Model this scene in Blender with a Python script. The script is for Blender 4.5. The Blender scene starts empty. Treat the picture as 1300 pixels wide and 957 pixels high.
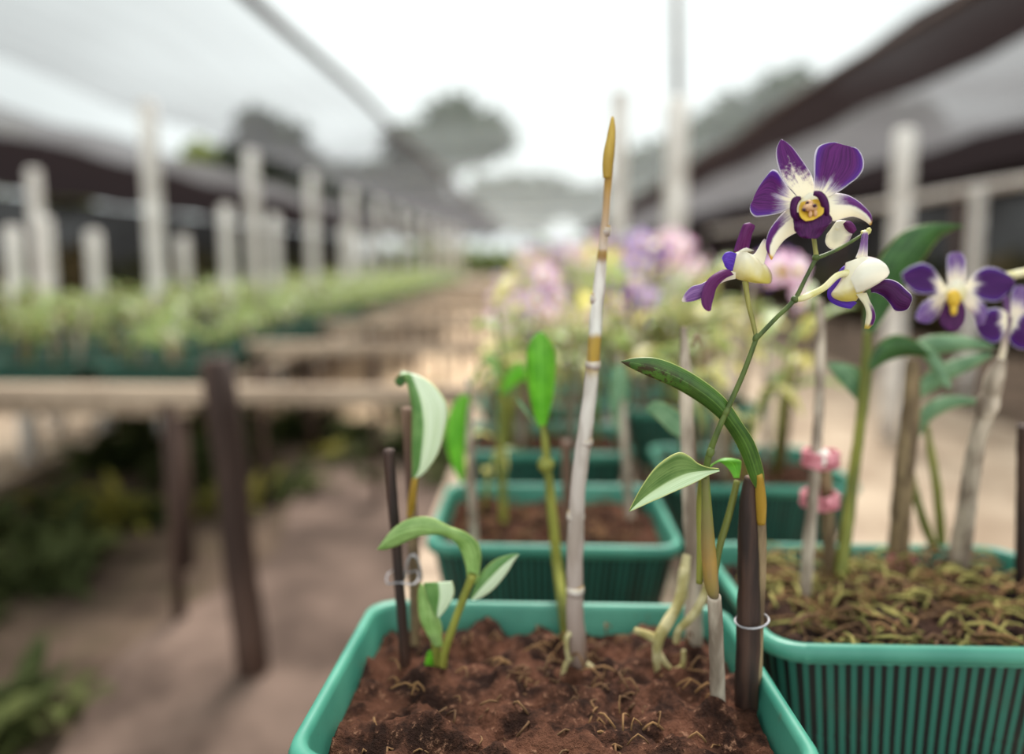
import bpy, math, random
from mathutils import Vector, Matrix, noise
C = bpy.context.scene.collection
R = math.radians
random.seed(11)

# ------------------------------------------------------------------ camera
W, H = 1300, 957
F = 900.0                       # focal length in pixels
CAM = Vector((0, 0, 1.21))
VX, VY = 680.0, 330.0           # where straight-ahead (+Y) lands
OX, OY = 650.0, 434.0           # optical centre
yaw = math.atan((VX - OX) / F)
pitch = -math.atan((OY - VY) / F * math.cos(yaw))
cd = bpy.data.cameras.new('camera')
cam = bpy.data.objects.new('camera', cd); C.objects.link(cam)
cam.rotation_euler = (R(90) + pitch, 0, yaw)
cam.location = CAM
cd.sensor_width = 36; cd.lens = F * 36 / W
cd.shift_y = -(H / 2 - OY) / W
cd.clip_start = 0.05; cd.clip_end = 300
cd.dof.use_dof = True
cd.dof.focus_distance = 0.475
cd.dof.aperture_fstop = 1.45
bpy.context.scene.camera = cam
RM = cam.rotation_euler.to_matrix()
def U(px, py, d):
    """point at world depth d (metres ahead) seen at photo position px,py"""
    v = RM @ Vector(((px - OX) / F, (OY - py) / F, -1))
    return CAM + v * (d / v.y)
def UZ(px, py, z):
    v = RM @ Vector(((px - OX) / F, (OY - py) / F, -1))
    return CAM + v * ((z - CAM.z) / v.z)

# ------------------------------------------------------------------ sky and exposure
sc = bpy.context.scene
sc.view_settings.view_transform = 'Standard'
sc.view_settings.look = 'None'
sc.view_settings.exposure = 0.0
sc.view_settings.gamma = 1
sc.view_settings.use_curve_mapping = False
sc.cycles.transparent_max_bounces = 24
sc.cycles.max_bounces = 6
world = bpy.data.worlds.new('overcast_sky'); sc.world = world
world.use_nodes = True
wn = world.node_tree; wn.nodes.clear()
def wnode(t, **k):
    n = wn.nodes.new(t)
    for a, b in k.items(): setattr(n, a, b)
    return n
geo = wnode('ShaderNodeTexCoord')
dotn = wnode('ShaderNodeVectorMath', operation='DOT_PRODUCT')
nrm = wnode('ShaderNodeVectorMath', operation='NORMALIZE')
wn.links.new(geo.outputs['Generated'], nrm.inputs[0])
wn.links.new(nrm.outputs[0], dotn.inputs[0])
gd = (U(720, 60, 1) - CAM).normalized()
dotn.inputs[1].default_value = gd
mr = wnode('ShaderNodeMapRange'); mr.inputs['From Min'].default_value = 0.80; mr.inputs['From Max'].default_value = 1.0
mr.inputs['To Min'].default_value = 0.0; mr.inputs['To Max'].default_value = 1.0
wn.links.new(dotn.outputs['Value'], mr.inputs['Value'])
nz = wnode('ShaderNodeTexNoise'); nz.inputs['Scale'].default_value = 3.0; nz.inputs['Detail'].default_value = 3
wn.links.new(nrm.outputs[0], nz.inputs['Vector'])
ma = wnode('ShaderNodeMath', operation='MULTIPLY_ADD'); ma.inputs[1].default_value = .34; ma.inputs[2].default_value = .69
wn.links.new(mr.outputs[0], ma.inputs[0])
mb = wnode('ShaderNodeMath', operation='MULTIPLY_ADD'); mb.inputs[1].default_value = 0.35
wn.links.new(nz.outputs['Fac'], mb.inputs[0]); wn.links.new(ma.outputs[0], mb.inputs[2])
sepw = wnode('ShaderNodeSeparateXYZ'); wn.links.new(nrm.outputs[0], sepw.inputs[0])
bk = wnode('ShaderNodeMapRange'); bk.inputs['From Min'].default_value = -0.75; bk.inputs['From Max'].default_value = 0.15
bk.inputs['To Min'].default_value = 0.9; bk.inputs['To Max'].default_value = 0.0
wn.links.new(sepw.outputs['Y'], bk.inputs['Value'])
mc = wnode('ShaderNodeMath', operation='ADD'); wn.links.new(mb.outputs[0], mc.inputs[0]); wn.links.new(bk.outputs[0], mc.inputs[1])
bg = wnode('ShaderNodeBackground'); bg.inputs['Color'].default_value = (0.93, 1.0, 0.99, 1)
wn.links.new(mc.outputs[0], bg.inputs['Strength'])
wo = wnode('ShaderNodeOutputWorld'); wn.links.new(bg.outputs[0], wo.inputs['Surface'])
sd = bpy.data.lights.new('sun', 'SUN'); sd.energy = 6.5; sd.angle = R(24); sd.color = (1, 0.96, 0.9)
sun = bpy.data.objects.new('sun', sd); C.objects.link(sun)
sun.rotation_euler = (R(-34), R(6), 0)       # high and ahead, above the bright patch of cloud

# ------------------------------------------------------------------ materials
def lin(r, g, b):
    f = lambda c: c / 12.92 if c <= .04045 else ((c + .055) / 1.055) ** 2.4
    return (f(r / 255), f(g / 255), f(b / 255), 1)
class Mat:
    def __init__(s, name):
        s.m = bpy.data.materials.new(name); s.m.use_nodes = True
        s.t = s.m.node_tree; s.t.nodes.clear()
        s.out = s.t.nodes.new('ShaderNodeOutputMaterial')
    def n(s, typ, ins=None, **k):
        n = s.t.nodes.new(typ)
        for a, b in k.items(): setattr(n, a, b)
        for a, b in (ins or {}).items():
            if hasattr(b, 'links') and hasattr(b, 'is_output'): s.t.links.new(b, n.inputs[a])
            else: n.inputs[a].default_value = b
        return n
    def math(s, op, a, b=0.0, c=None, clamp=False):
        n = s.n('ShaderNodeMath', {0: a, 1: b}, operation=op); n.use_clamp = clamp
        if c is not None: s.n  ; (s.t.links.new(c, n.inputs[2]) if hasattr(c, 'is_output') else setattr(n.inputs[2], 'default_value', c))
        return n.outputs[0]
    def sm(s, v, a, b, lo=0.0, hi=1.0):
        n = s.n('ShaderNodeMapRange', {'Value': v, 'From Min': a, 'From Max': b, 'To Min': lo, 'To Max': hi}, interpolation_type='SMOOTHSTEP')
        return n.outputs[0]
    def mix(s, f, a, b):
        n = s.n('ShaderNodeMix', data_type='RGBA')
        for i, v in ((0, f), (6, a), (7, b)):
            if hasattr(v, 'is_output'): s.t.links.new(v, n.inputs[i])
            else: n.inputs[i].default_value = v
        return n.outputs[2]
    def noise(s, scale, detail=3, vec=None, rough=.5):
        i = {'Scale': scale, 'Detail': detail, 'Roughness': rough}
        if vec is not None: i['Vector'] = vec
        return s.n('ShaderNodeTexNoise', i).outputs['Fac']
    def obj(s):
        return s.n('ShaderNodeTexCoord').outputs['Object']
    def uv(s):
        sp = s.n('ShaderNodeSeparateXYZ', {0: s.n('ShaderNodeTexCoord').outputs['UV']})
        return sp.outputs[0], sp.outputs[1]
    def scale(s, v, x, y, z):
        return s.n('ShaderNodeVectorMath', {0: v, 1: (x, y, z)}, operation='MULTIPLY').outputs[0]
    def finish(s, col, rough=.6, transl=0.0, tcol=None, bump=None, bstr=.3, spec=.5, alpha=None, bdist=.002):
        p = s.n('ShaderNodeBsdfPrincipled', {'Base Color': col, 'Roughness': rough, 'Specular IOR Level': spec})
        if bump is not None:
            b = s.n('ShaderNodeBump', {'Height': bump, 'Strength': bstr, 'Distance': bdist})
            s.t.links.new(b.outputs[0], p.inputs['Normal'])
        o = p.outputs[0]
        if transl:
            t = s.n('ShaderNodeBsdfTranslucent', {'Color': tcol if tcol is not None else col})
            o = s.n('ShaderNodeMixShader', {0: transl, 1: o, 2: t.outputs[0]}).outputs[0]
        if alpha is not None:
            tr = s.n('ShaderNodeBsdfTransparent')
            o = s.n('ShaderNodeMixShader', {0: alpha, 1: tr.outputs[0], 2: o}).outputs[0]
        s.t.links.new(o, s.out.inputs['Surface'])
        return s.m
def simple(name, c1, c2, scale=20, rough=.7, transl=0, bstr=.4, stretch=(1, 1, 1), bdist=.002, spec=.4):
    m = Mat(name); v = m.scale(m.obj(), *stretch)
    n1 = m.noise(scale, 4, v)
    col = m.mix(m.sm(n1, .35, .65), lin(*c1), lin(*c2))
    return m.finish(col, rough, transl, bump=n1, bstr=bstr, bdist=bdist, spec=spec)
def leaf_mat(name, dark, light, spot=0.0, transl=.35, rough=.38, fold=None):
    """blade with a pale midrib and fine lengthwise veins; fold = paler underside half beyond the midrib"""
    m = Mat(name); u, v = m.uv()
    c = m.n('ShaderNodeCombineXYZ', {0: u, 1: v}).outputs[0]
    n1 = m.noise(60, 3, m.obj())
    veins = m.noise(1.0, 2, m.scale(c, 26, 1.2, 1))
    col = m.mix(m.sm(m.math('ADD', m.math('MULTIPLY', n1, .5), m.math('MULTIPLY', veins, .5)), .38, .62), lin(*dark), lin(*light))
    if fold:
        f = m.sm(u, .485, .515)
        fc = m.mix(m.sm(veins, .35, .65), lin(*fold[0]), lin(*fold[1]))
        col = m.mix(f, col, fc)
    mid = m.math('ABSOLUTE', m.math('SUBTRACT', u, .5))
    mids = m.sm(mid, .0, .035, .55, 0)
    col = m.mix(mids, col, lin(*[min(255, x + 35) for x in light]))
    edge = m.sm(mid, .46, .495, 0, .6)
    col = m.mix(edge, col, lin(205, 205, 120))
    if spot:
        n2 = m.noise(90, 4, m.obj(), .7)
        region = m.math('MULTIPLY', m.sm(n2, .42, .52), m.math('MULTIPLY', m.sm(v, .45, .70), m.sm(m.math('SUBTRACT', 1.0, u), .20, .6)))
        col = m.mix(m.math('MULTIPLY', region, spot), col, lin(62, 42, 26))
    return m.finish(col, rough, transl, bump=veins, bstr=.25, bdist=.001)
PURP, PURP2, BLUE = lin(84, 24, 96), lin(118, 40, 128), lin(98, 58, 188)
CREAM, WHITE = lin(247, 240, 220), lin(250, 244, 250)
def petal_mat(name, v0=.2, v1=.5, side=0, rim=True, speck=0.0, blue=.5, c1=PURP, c2=PURP2, base=CREAM, tip=None, gap=None):
    """purple blade fading to a cream base; side -1/+1 keeps the purple to one half of the blade"""
    m = Mat(name); u, v = m.uv()
    c = m.n('ShaderNodeCombineXYZ', {0: u, 1: v}).outputs[0]
    vein = m.noise(1.0, 3, m.scale(c, 30, 2.0, 1), .6)
    fine = m.noise(420, 3, m.obj(), .7)
    au = m.math('ABSOLUTE', m.math('SUBTRACT', u, .5))
    start = m.math('ADD', m.math('ADD', v, m.math('MULTIPLY', m.math('SUBTRACT', vein, .5), .35)),
                   m.math('MULTIPLY', m.math('SUBTRACT', fine, .5), .1 + speck))
    start = m.math('SUBTRACT', start, m.math('MULTIPLY', m.sm(au, .0, .12, 1, 0), .10))
    amt = m.sm(start, v0, v1)
    if side:
        uu = u if side > 0 else m.math('SUBTRACT', 1.0, u)
        uu = m.math('ADD', uu, m.math('MULTIPLY', m.math('SUBTRACT', fine, .5), .12))
        amt = m.math('MULTIPLY', amt, m.sm(uu, .52, .66))
    body = m.mix(m.sm(vein, .3, .7), c1, c2)
    bl = m.math('MULTIPLY', m.sm(au, .28, .5), blue)
    bl2 = m.math('MULTIPLY', m.sm(amt, .98, .55), blue)
    body = m.mix(m.math('MAXIMUM', bl, bl2), body, BLUE)
    col = m.mix(amt, base, body)
    if rim:
        col = m.mix(m.sm(au, .462, .492, 0, .85), col, WHITE)
        col = m.mix(m.sm(v, .97, .995, 0, .8), col, WHITE)
    if tip is not None:
        col = m.mix(m.sm(v, .80, .93), col, tip)
    return m.finish(col, .45, .42, bump=vein, bstr=.35, bdist=.0006, spec=.3)

M = {}
M['petal_l'] = petal_mat('petal_purple_broad', .10, .42, blue=.55)
M['petal_r'] = petal_mat('petal_purple_fan', .08, .36, blue=.5)
M['sepal_top'] = petal_mat('sepal_purple_cream', .22, .52, speck=.45, blue=.15)
M['sepal_left'] = petal_mat('sepal_cream_purple_edge', .12, .36, side=-1, blue=.2, tip=lin(225, 180, 70), base=lin(248, 243, 226))
M['sepal_right'] = petal_mat('sepal_cream_purple_top', .18, .42, side=-1, blue=.2, tip=lin(215, 170, 70), base=lin(248, 243, 226))
M['purple'] = petal_mat('petal_deep_purple', -1, -.9, rim=True, blue=.25, c1=lin(62, 14, 66), c2=lin(92, 28, 96))
M['magenta'] = petal_mat('petal_magenta', -1, -.9, rim=False, blue=.1, c1=lin(92, 24, 86), c2=lin(130, 52, 120))
M['blue'] = petal_mat('petal_violet_blue', -1, -.9, rim=False, blue=.9, c1=lin(96, 50, 170), c2=lin(120, 80, 200))
M['lilac'] = petal_mat('petal_lilac', .0, .5, rim=True, blue=.2, c1=lin(112, 62, 136), c2=lin(176, 138, 190), tip=lin(226, 214, 205))
M['white_sepal'] = petal_mat('petal_white', .6, 1.2, rim=True, blue=.2, base=lin(240, 236, 218))
M['curl'] = petal_mat('petal_cream_curl', .2, .5, side=1, blue=.1, tip=lin(205, 185, 90), base=lin(238, 232, 205))
M['lip'] = petal_mat('lip_purple', -1, -.9, rim=False, blue=.0, c1=lin(66, 16, 72), c2=lin(104, 36, 104))
M['far_purple'] = petal_mat('petal_far_purple', .12, .34, blue=.45, c1=lin(66, 20, 92), c2=lin(92, 34, 116))
M['far_sepal'] = petal_mat('sepal_far', .2, .6, speck=.4, blue=.3, c1=lin(110, 70, 140), c2=lin(150, 120, 170), base=lin(236, 226, 210))
def solid(name, c, rough=.5, transl=0, spec=.4):
    m = Mat(name); n1 = m.noise(300, 2, m.obj())
    col = m.mix(m.math('MULTIPLY', n1, .35), lin(*c), lin(*[x * .78 for x in c]))
    return m.finish(col, rough, transl, spec=spec)
M['yellow'] = solid('lip_yellow', (236, 196, 66), .5, .2)
M['anther'] = solid('anther_peach', (226, 176, 130), .4, .15)
M['dot'] = solid('anther_spot', (58, 18, 50), .5)
# hood: cream with yellow and violet blush
def hood():
    m = Mat('hood_cream'); u, v = m.uv()
    n1 = m.noise(90, 3, m.obj())
    col = m.mix(m.sm(m.math('ADD', v, m.math('MULTIPLY', n1, .5)), .50, 1.10), lin(249, 245, 228), lin(224, 210, 112))
    col = m.mix(m.sm(m.math('ADD', m.math('ABSOLUTE', m.math('SUBTRACT', u, .5)), m.math('MULTIPLY', n1, .1)), .47, .56, 0, .7), col, lin(178, 140, 168))
    return m.finish(col, .4, .35, bump=n1, bstr=.2, bdist=.001)
M['hood'] = hood()
M['hood_rim'] = petal_mat('hood_violet_rim', .95, 1.5, blue=0, base=lin(250, 247, 236), c1=lin(200, 160, 190), c2=lin(214, 180, 204))
M['spike'] = simple('flower_stem_green', (58, 74, 34), (92, 108, 48), 120, .5, .1, stretch=(1, 1, .3))
M['spike_dark'] = simple('flower_stem_brown', (74, 58, 42), (110, 104, 52), 120, .5, .1, stretch=(1, 1, .2))
M['pedicel'] = simple('pedicel_cream', (214, 208, 130), (240, 232, 190), 80, .45, .2)
M['pedicel_g'] = simple('pedicel_olive', (110, 110, 50), (168, 160, 88), 90, .5, .1, stretch=(1, 1, .3))
M['leaf'] = leaf_mat('leaf_green', (84, 120, 58), (124, 154, 88), fold=((196, 216, 170), (216, 232, 194)), transl=.2)
M['leaf_b'] = leaf_mat('leaf_soft_green', (128, 164, 86), (176, 204, 132))
M['leaf_c'] = leaf_mat('leaf_pale_back', (84, 130, 62), (122, 160, 92), fold=((210, 224, 188), (228, 238, 212)), transl=.2)
M['leaf_arch'] = leaf_mat('leaf_arching_spotted', (52, 86, 30), (84, 122, 44), spot=.9, transl=.25)
M['leaf_bright'] = leaf_mat('leaf_bright', (104, 176, 44), (138, 204, 66), transl=.5)
M['leaf_dark'] = leaf_mat('leaf_dark', (44, 84, 34), (66, 112, 50), transl=.25)
M['leaf_grey'] = leaf_mat('leaf_blue_green', (96, 138, 100), (136, 172, 132), transl=.25)
M['leaf_bg'] = leaf_mat('leaf_background', (122, 154, 78), (178, 190, 118), transl=.5)
M['leaf_bg2'] = leaf_mat('leaf_background_yellow', (196, 190, 98), (226, 214, 138), transl=.5)
M['leaf_bg3'] = leaf_mat('leaf_background_deep', (104, 128, 70), (160, 164, 104), transl=.5)
M['cane_grey'] = simple('cane_grey', (118, 102, 88), (200, 184, 166), 60, .75, stretch=(1, 1, .25), bstr=.7)
M['cane_brown'] = simple('cane_brown', (96, 78, 58), (150, 128, 96), 70, .7, stretch=(1, 1, .25), bstr=.7)
M['cane_green'] = simple('cane_green', (96, 102, 40), (150, 150, 66), 50, .5, .08, stretch=(1, 1, .2))
M['cane_yellow'] = simple('cane_yellow', (160, 124, 40), (206, 172, 74), 50, .5, .08, stretch=(1, 1, .2))
M['stake'] = simple('stake_dark_wood', (38, 26, 24), (78, 54, 44), 70, .6, stretch=(1, 1, .12), bstr=.8)
M['stake_mid'] = simple('stake_brown_wood', (84, 60, 50), (124, 96, 78), 70, .7, stretch=(1, 1, .12), bstr=.8)
M['root'] = simple('aerial_root', (150, 138, 84), (196, 184, 140), 60, .7)
M['wire'] = simple('tie_wire', (120, 116, 118), (172, 168, 172), 40, .3)
M['pink_tie'] = simple('pink_tie', (196, 112, 124), (222, 150, 158), 90, .6)
M['tag_white'] = simple('white_stub', (232, 226, 214), (250, 246, 236), 60, .6)
M['fiber'] = simple('dry_moss', (110, 104, 52), (158, 148, 84), 30, .9)
M['fiber2'] = simple('dry_root_brown', (92, 66, 44), (132, 98, 62), 30, .9)
def cane_segmented(name, bands):
    """cane coloured along its length: bands = [(v, rgb)]"""
    m = Mat(name); u, v = m.uv()
    r = m.n('ShaderNodeValToRGB'); n1 = m.noise(70, 4, m.scale(m.obj(), 1, 1, .25))
    m.t.links.new(m.math('ADD', v, m.math('MULTIPLY', m.math('SUBTRACT', n1, .5), .02)), r.inputs[0])
    el = r.color_ramp.elements
    while len(el) > 1: el.remove(el[-1])
    el[0].position = bands[0][0]; el[0].color = lin(*bands[0][1])
    for p, c in bands[1:]:
        e = el.new(p); e.color = lin(*c)
    col = m.mix(m.math('MULTIPLY', m.sm(n1, .45, .6), .35), r.outputs[0], lin(120, 96, 76))
    return m.finish(col, .6, 0, bump=n1, bstr=.6)
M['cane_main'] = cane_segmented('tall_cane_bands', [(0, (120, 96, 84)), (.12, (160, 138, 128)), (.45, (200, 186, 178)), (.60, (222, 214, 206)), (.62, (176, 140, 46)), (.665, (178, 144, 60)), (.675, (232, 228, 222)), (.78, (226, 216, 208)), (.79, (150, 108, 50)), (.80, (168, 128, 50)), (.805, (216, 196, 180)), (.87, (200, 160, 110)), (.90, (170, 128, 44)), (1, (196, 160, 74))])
M['cane_sheath'] = cane_segmented('olive_sheath', [(0, (60, 60, 40)), (.05, (128, 112, 60)), (.3, (164, 128, 62)), (.6, (122, 116, 54)), (.85, (108, 120, 50)), (1, (92, 104, 44))])
def plastic():
    m = Mat('green_plastic'); n1 = m.noise(9, 4, m.obj()); n2 = m.noise(60, 4, m.obj(), .7)
    col = m.mix(m.sm(n1, .3, .7), lin(50, 122, 104), lin(80, 152, 130))
    col = m.mix(m.math('MULTIPLY', m.sm(n2, .62, .75), .5), col, lin(90, 86, 70))
    return m.finish(col, .42, .03, bump=n2, bstr=.15, bdist=.001)
M['plastic'] = plastic()
def slotted():
    m = Mat('green_plastic_slotted_shaded'); u, v = m.uv()
    w = m.math('SINE', m.math('MULTIPLY', u, 6.28318 * 132))
    n1 = m.noise(9, 4, m.obj())
    col = m.mix(m.sm(w, -.1, .25), lin(38, 96, 82), lin(14, 20, 20))  # slot stripes; wall green darker than the rim, its shade put into the colour
    col = m.mix(m.math('MULTIPLY', m.sm(n1, .55, .7), .35), col, lin(60, 58, 48))
    return m.finish(col, .5, 0, spec=.3)
M['plastic_slots_shaded'] = slotted()
def soilm(name, a, b, c):
    m = Mat(name); n1 = m.noise(35, 6, m.obj(), .65); n2 = m.noise(140, 4, m.obj(), .7)
    col = m.mix(m.sm(n1, .38, .62), lin(*a), lin(*b))
    col = m.mix(m.math('MULTIPLY', m.sm(n2, .58, .70), .75), col, lin(*c))
    return m.finish(col, .95, 0, bump=n2, bstr=1.0, bdist=.006, spec=.1)
M['soil'] = soilm('coir_soil', (40, 26, 21), (92, 60, 46), (150, 112, 90))
M['soil_dark'] = soilm('dark_soil', (28, 20, 18), (66, 46, 38), (112, 92, 60))  # darker brown variant of the tray soil
M['plastic_d'] = simple('dark_green_plastic', (26, 66, 54), (40, 88, 72), 9, .5)
M['wood'] = simple('weathered_wood', (140, 120, 102), (186, 164, 142), 8, .8, stretch=(.2, 1, 1))
M['wood_dark'] = simple('dark_post_wood', (50, 34, 28), (84, 62, 52), 10, .8, stretch=(1, 1, .15))
M['post_pale'] = simple('pale_concrete_post', (196, 187, 179), (230, 223, 216), 8, .8)
M['pole_grey'] = simple('thin_grey_pole', (128, 118, 112), (162, 152, 146), 8, .6)
M['bark'] = simple('tree_bark', (60, 50, 42), (92, 80, 68), 6, .9)
def ground():
    m = Mat('earth'); n1 = m.noise(1.6, 6, m.obj(), .6); n2 = m.noise(9, 5, m.obj(), .65)
    col = m.mix(m.sm(n1, .4, .6), lin(66, 54, 46), lin(98, 82, 70))
    col = m.mix(m.sm(n2, .52, .7, 0, .7), col, lin(70, 72, 40))
    return m.finish(col, .95, 0, bump=n2, bstr=.8, bdist=.03, spec=.1)
M['ground'] = ground()
def pathm(name, a, b, g):
    m = Mat(name); n1 = m.noise(2.2, 6, m.obj(), .6); n2 = m.noise(14, 5, m.obj(), .65)
    col = m.mix(m.sm(n1, .35, .65), lin(*a), lin(*b))
    col = m.mix(m.sm(n2, .55, .75, 0, .6), col, lin(*g))
    return m.finish(col, .9, 0, bump=n2, bstr=.5, bdist=.01, spec=.15)
M['trod'] = pathm('trodden_earth', (70, 57, 50), (112, 94, 84), (52, 44, 38))
M['concrete'] = pathm('sandy_concrete', (138, 120, 102), (176, 158, 138), (106, 88, 72))
M['tan_sunlit'] = pathm('sunlit_tan_ground', (188, 160, 132), (214, 188, 158), (150, 124, 100))  # tan aisle ground, its sunlit brightness put into the colour
def netm(name, col, tau, streak=.12, tr=.3):
    """shade cloth: woven threads with gaps; the gaps close up when the cloth is seen at a glancing angle"""
    m = Mat(name); o = m.obj()
    st = m.noise(1.0, 4, m.scale(o, 9, .35, 1), .6)
    w = m.noise(.8, 3, o)
    g = m.n('ShaderNodeNewGeometry')
    cs = m.n('ShaderNodeVectorMath', {0: g.outputs['Normal'], 1: g.outputs['Incoming']}, operation='DOT_PRODUCT').outputs['Value']
    cs = m.math('MAXIMUM', m.math('ABSOLUTE', cs), .02)
    var = m.math('ADD', 1.0, m.math('ADD', m.math('MULTIPLY', m.math('SUBTRACT', st, .5), streak * 9), m.math('MULTIPLY', m.math('SUBTRACT', w, .5), streak * 5)))
    od = m.math('DIVIDE', m.math('MULTIPLY', m.math('MAXIMUM', var, .1), tau), cs)
    a = m.math('SUBTRACT', 1.0, m.math('EXPONENT', m.math('MULTIPLY', od, -1.0)), clamp=True)
    return m.finish(lin(*col), .9, tr, alpha=a, spec=.05)
M['net_clear'] = netm('shade_cloth_thin', (206, 212, 212), .036, .10, .55)
M['net_mid'] = netm('shade_cloth_medium', (124, 124, 128), .095, .14, .5)
M['net_dark'] = netm('shade_cloth_doubled', (62, 54, 56), 1.6, .05, .2)
M['net_grey'] = netm('shade_cloth_grey', (120, 118, 120), .35, .12, .5)
M['net_wall'] = netm('shade_cloth_side', (52, 45, 44), 1.6, .08, .15)
def crownm(name, a, b):
    m = Mat(name); n1 = m.noise(1.2, 4, m.obj())
    return m.finish(m.mix(m.sm(n1, .35, .65), lin(*a), lin(*b)), .8, .25, spec=.1)
M['crown'] = crownm('tree_leaves', (46, 56, 40), (70, 80, 54))
M['crown_y'] = crownm('tree_leaves_yellow', (112, 124, 62), (146, 152, 84))
M['hedge'] = crownm('hedge_leaves', (110, 128, 78), (160, 170, 110))
M['hedge_d'] = crownm('hedge_leaves_dark', (44, 50, 34), (84, 70, 44))
M['weed'] = crownm('weed_leaves', (58, 66, 38), (92, 98, 56))
M['weed2'] = crownm('weed_leaves_yellow', (120, 116, 52), (160, 150, 72))
M['pinkw'] = petal_mat('petal_pink_white', .35, .8, blue=.1, c1=lin(222, 152, 190), c2=lin(236, 190, 214), base=lin(252, 240, 246))
M['lav'] = petal_mat('petal_lavender', .25, .6, blue=.3, c1=lin(166, 124, 196), c2=lin(196, 164, 214), base=lin(232, 218, 236))
M['violet'] = petal_mat('petal_violet', .15, .5, blue=.4, c1=lin(96, 50, 130), c2=lin(128, 76, 156), base=lin(226, 210, 226))

# ------------------------------------------------------------------ mesh tools
class MB:
    def __init__(s): s.v = []; s.f = []; s.uv = []; s.mi = []
    def add(s, vs, fs, uvs, mi=0):
        o = len(s.v); s.v += [Vector(p) for p in vs]
        for f, u in zip(fs, uvs):
            s.f.append([o + i for i in f]); s.uv.append(u); s.mi.append(mi)
        return s
    def sheet(s, rows, mi=0):
        """rows: list of point rows, all the same length"""
        n, k = len(rows), len(rows[0])
        vs = [p for r in rows for p in r]; fs = []; us = []
        for i in range(n - 1):
            for j in range(k - 1):
                fs.append((i * k + j, i * k + j + 1, (i + 1) * k + j + 1, (i + 1) * k + j))
                a, b, c, d = j / (k - 1), (j + 1) / (k - 1), i / (n - 1), (i + 1) / (n - 1)
                us.append(((a, c), (b, c), (b, d), (a, d)))
        return s.add(vs, fs, us, mi)
    def tube(s, pts, rad, sides=10, mi=0, cap=True, bumpy=0.0):
        pts = [Vector(p) for p in pts]; n = len(pts)
        rings = []; up = Vector((0.3, 1, 0.1)).normalized()
        ls = [0.0]
        for i in range(1, n): ls.append(ls[-1] + (pts[i] - pts[i - 1]).length)
        L = ls[-1] or 1
        for i, p in enumerate(pts):
            t = (pts[min(n - 1, i + 1)] - pts[max(0, i - 1)]).normalized()
            if abs(t.dot(up)) > .95: up = Vector((1, 0, 0))
            a = up.cross(t).normalized(); b = t.cross(a)
            r = rad[i] if isinstance(rad, (list, tuple)) else rad
            ring = []
            for k in range(sides):
                an = 2 * math.pi * k / sides
                rr = r * (1 + bumpy * (noise.noise(Vector((p.x * 60 + k * 1.7, p.y * 60, p.z * 60))))) if bumpy else r
                ring.append(p + (a * math.cos(an) + b * math.sin(an)) * rr)
            rings.append(ring)
        vs = [q for r_ in rings for q in r_]; fs = []; us = []
        for i in range(n - 1):
            for k in range(sides):
                k2 = (k + 1) % sides
                fs.append((i * sides + k, i * sides + k2, (i + 1) * sides + k2, (i + 1) * sides + k))
                c, d = ls[i] / L, ls[i + 1] / L
                us.append(((k / sides, c), ((k + 1) / sides, c), ((k + 1) / sides, d), (k / sides, d)))
        if cap:
            fs.append(tuple(range(sides))[::-1]); us.append(tuple((.5, 0) for _ in range(sides)))
            fs.append(tuple((n - 1) * sides + k for k in range(sides))); us.append(tuple((.5, 1) for _ in range(sides)))
        return s.add(vs, fs, us, mi)
    def box(s, c, d, mi=0, rz=0):
        c = Vector(c); x, y, z = d[0] / 2, d[1] / 2, d[2] / 2
        m = Matrix.Rotation(rz, 3, 'Z')
        vs = [c + m @ Vector((a * x, b * y, e * z)) for a in (-1, 1) for b in (-1, 1) for e in (-1, 1)]
        fs = [(0, 1, 3, 2), (4, 6, 7, 5), (0, 4, 5, 1), (2, 3, 7, 6), (0, 2, 6, 4), (1, 5, 7, 3)]
        return s.add(vs, fs, [((0, 0), (1, 0), (1, 1), (0, 1))] * 6, mi)
    def blob(s, c, r, seg=14, rings=9, mi=0, wob=0.0):
        c = Vector(c); rows = []
        for i in range(rings + 1):
            th = math.pi * i / rings; row = []
            for j in range(seg + 1):
                ph = 2 * math.pi * (j % seg) / seg
                q = Vector((math.sin(th) * math.cos(ph), math.sin(th) * math.sin(ph), math.cos(th)))
                k = 1 + wob * noise.noise(q * 2 + c * 9)
                row.append(c + Vector((q.x * r[0], q.y * r[1], q.z * r[2])) * k)
            rows.append(row)
        return s.sheet(rows, mi)
    def build(s, name, mats, parent=None, loc=None, smooth=True, solid=0.0, bevel=0.0):
        org = Vector((0, 0, 0))
        if parent is not None:
            q = parent
            while q is not None: org = org + q.location; q = q.parent
        elif loc is not None: org = Vector(loc)
        me = bpy.data.meshes.new(name)
        me.from_pydata([p - org for p in s.v], [], s.f)
        uvl = me.uv_layers.new(name='UVMap'); i = 0
        flat = [c for u in s.uv for p in u for c in p]
        uvl.data.foreach_set('uv', flat)
        if not isinstance(mats, (list, tuple)): mats = [mats]
        for m in mats: me.materials.append(m)
        me.polygons.foreach_set('material_index', s.mi)
        if smooth: me.polygons.foreach_set('use_smooth', [True] * len(s.f))
        me.update()
        o = bpy.data.objects.new(name, me); C.objects.link(o)
        if parent is not None: o.parent = parent
        else: o.location = org
        if solid:
            md = o.modifiers.new('thickness', 'SOLIDIFY'); md.thickness = solid; md.offset = 0
        if bevel:
            md = o.modifiers.new('bevel', 'BEVEL'); md.width = bevel; md.segments = 2; md.limit_method = 'ANGLE'
        return o
def tag(o, label=None, cat=None, group=None, kind=None):
    if label: o['label'] = label
    if cat: o['category'] = cat
    if group: o['group'] = group
    if kind: o['kind'] = kind
    return o
def root(name, loc, label=None, cat=None, group=None):
    o = bpy.data.objects.new(name, None); C.objects.link(o); o.location = loc; o.empty_display_size = .02
    return tag(o, label, cat, group)
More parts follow.
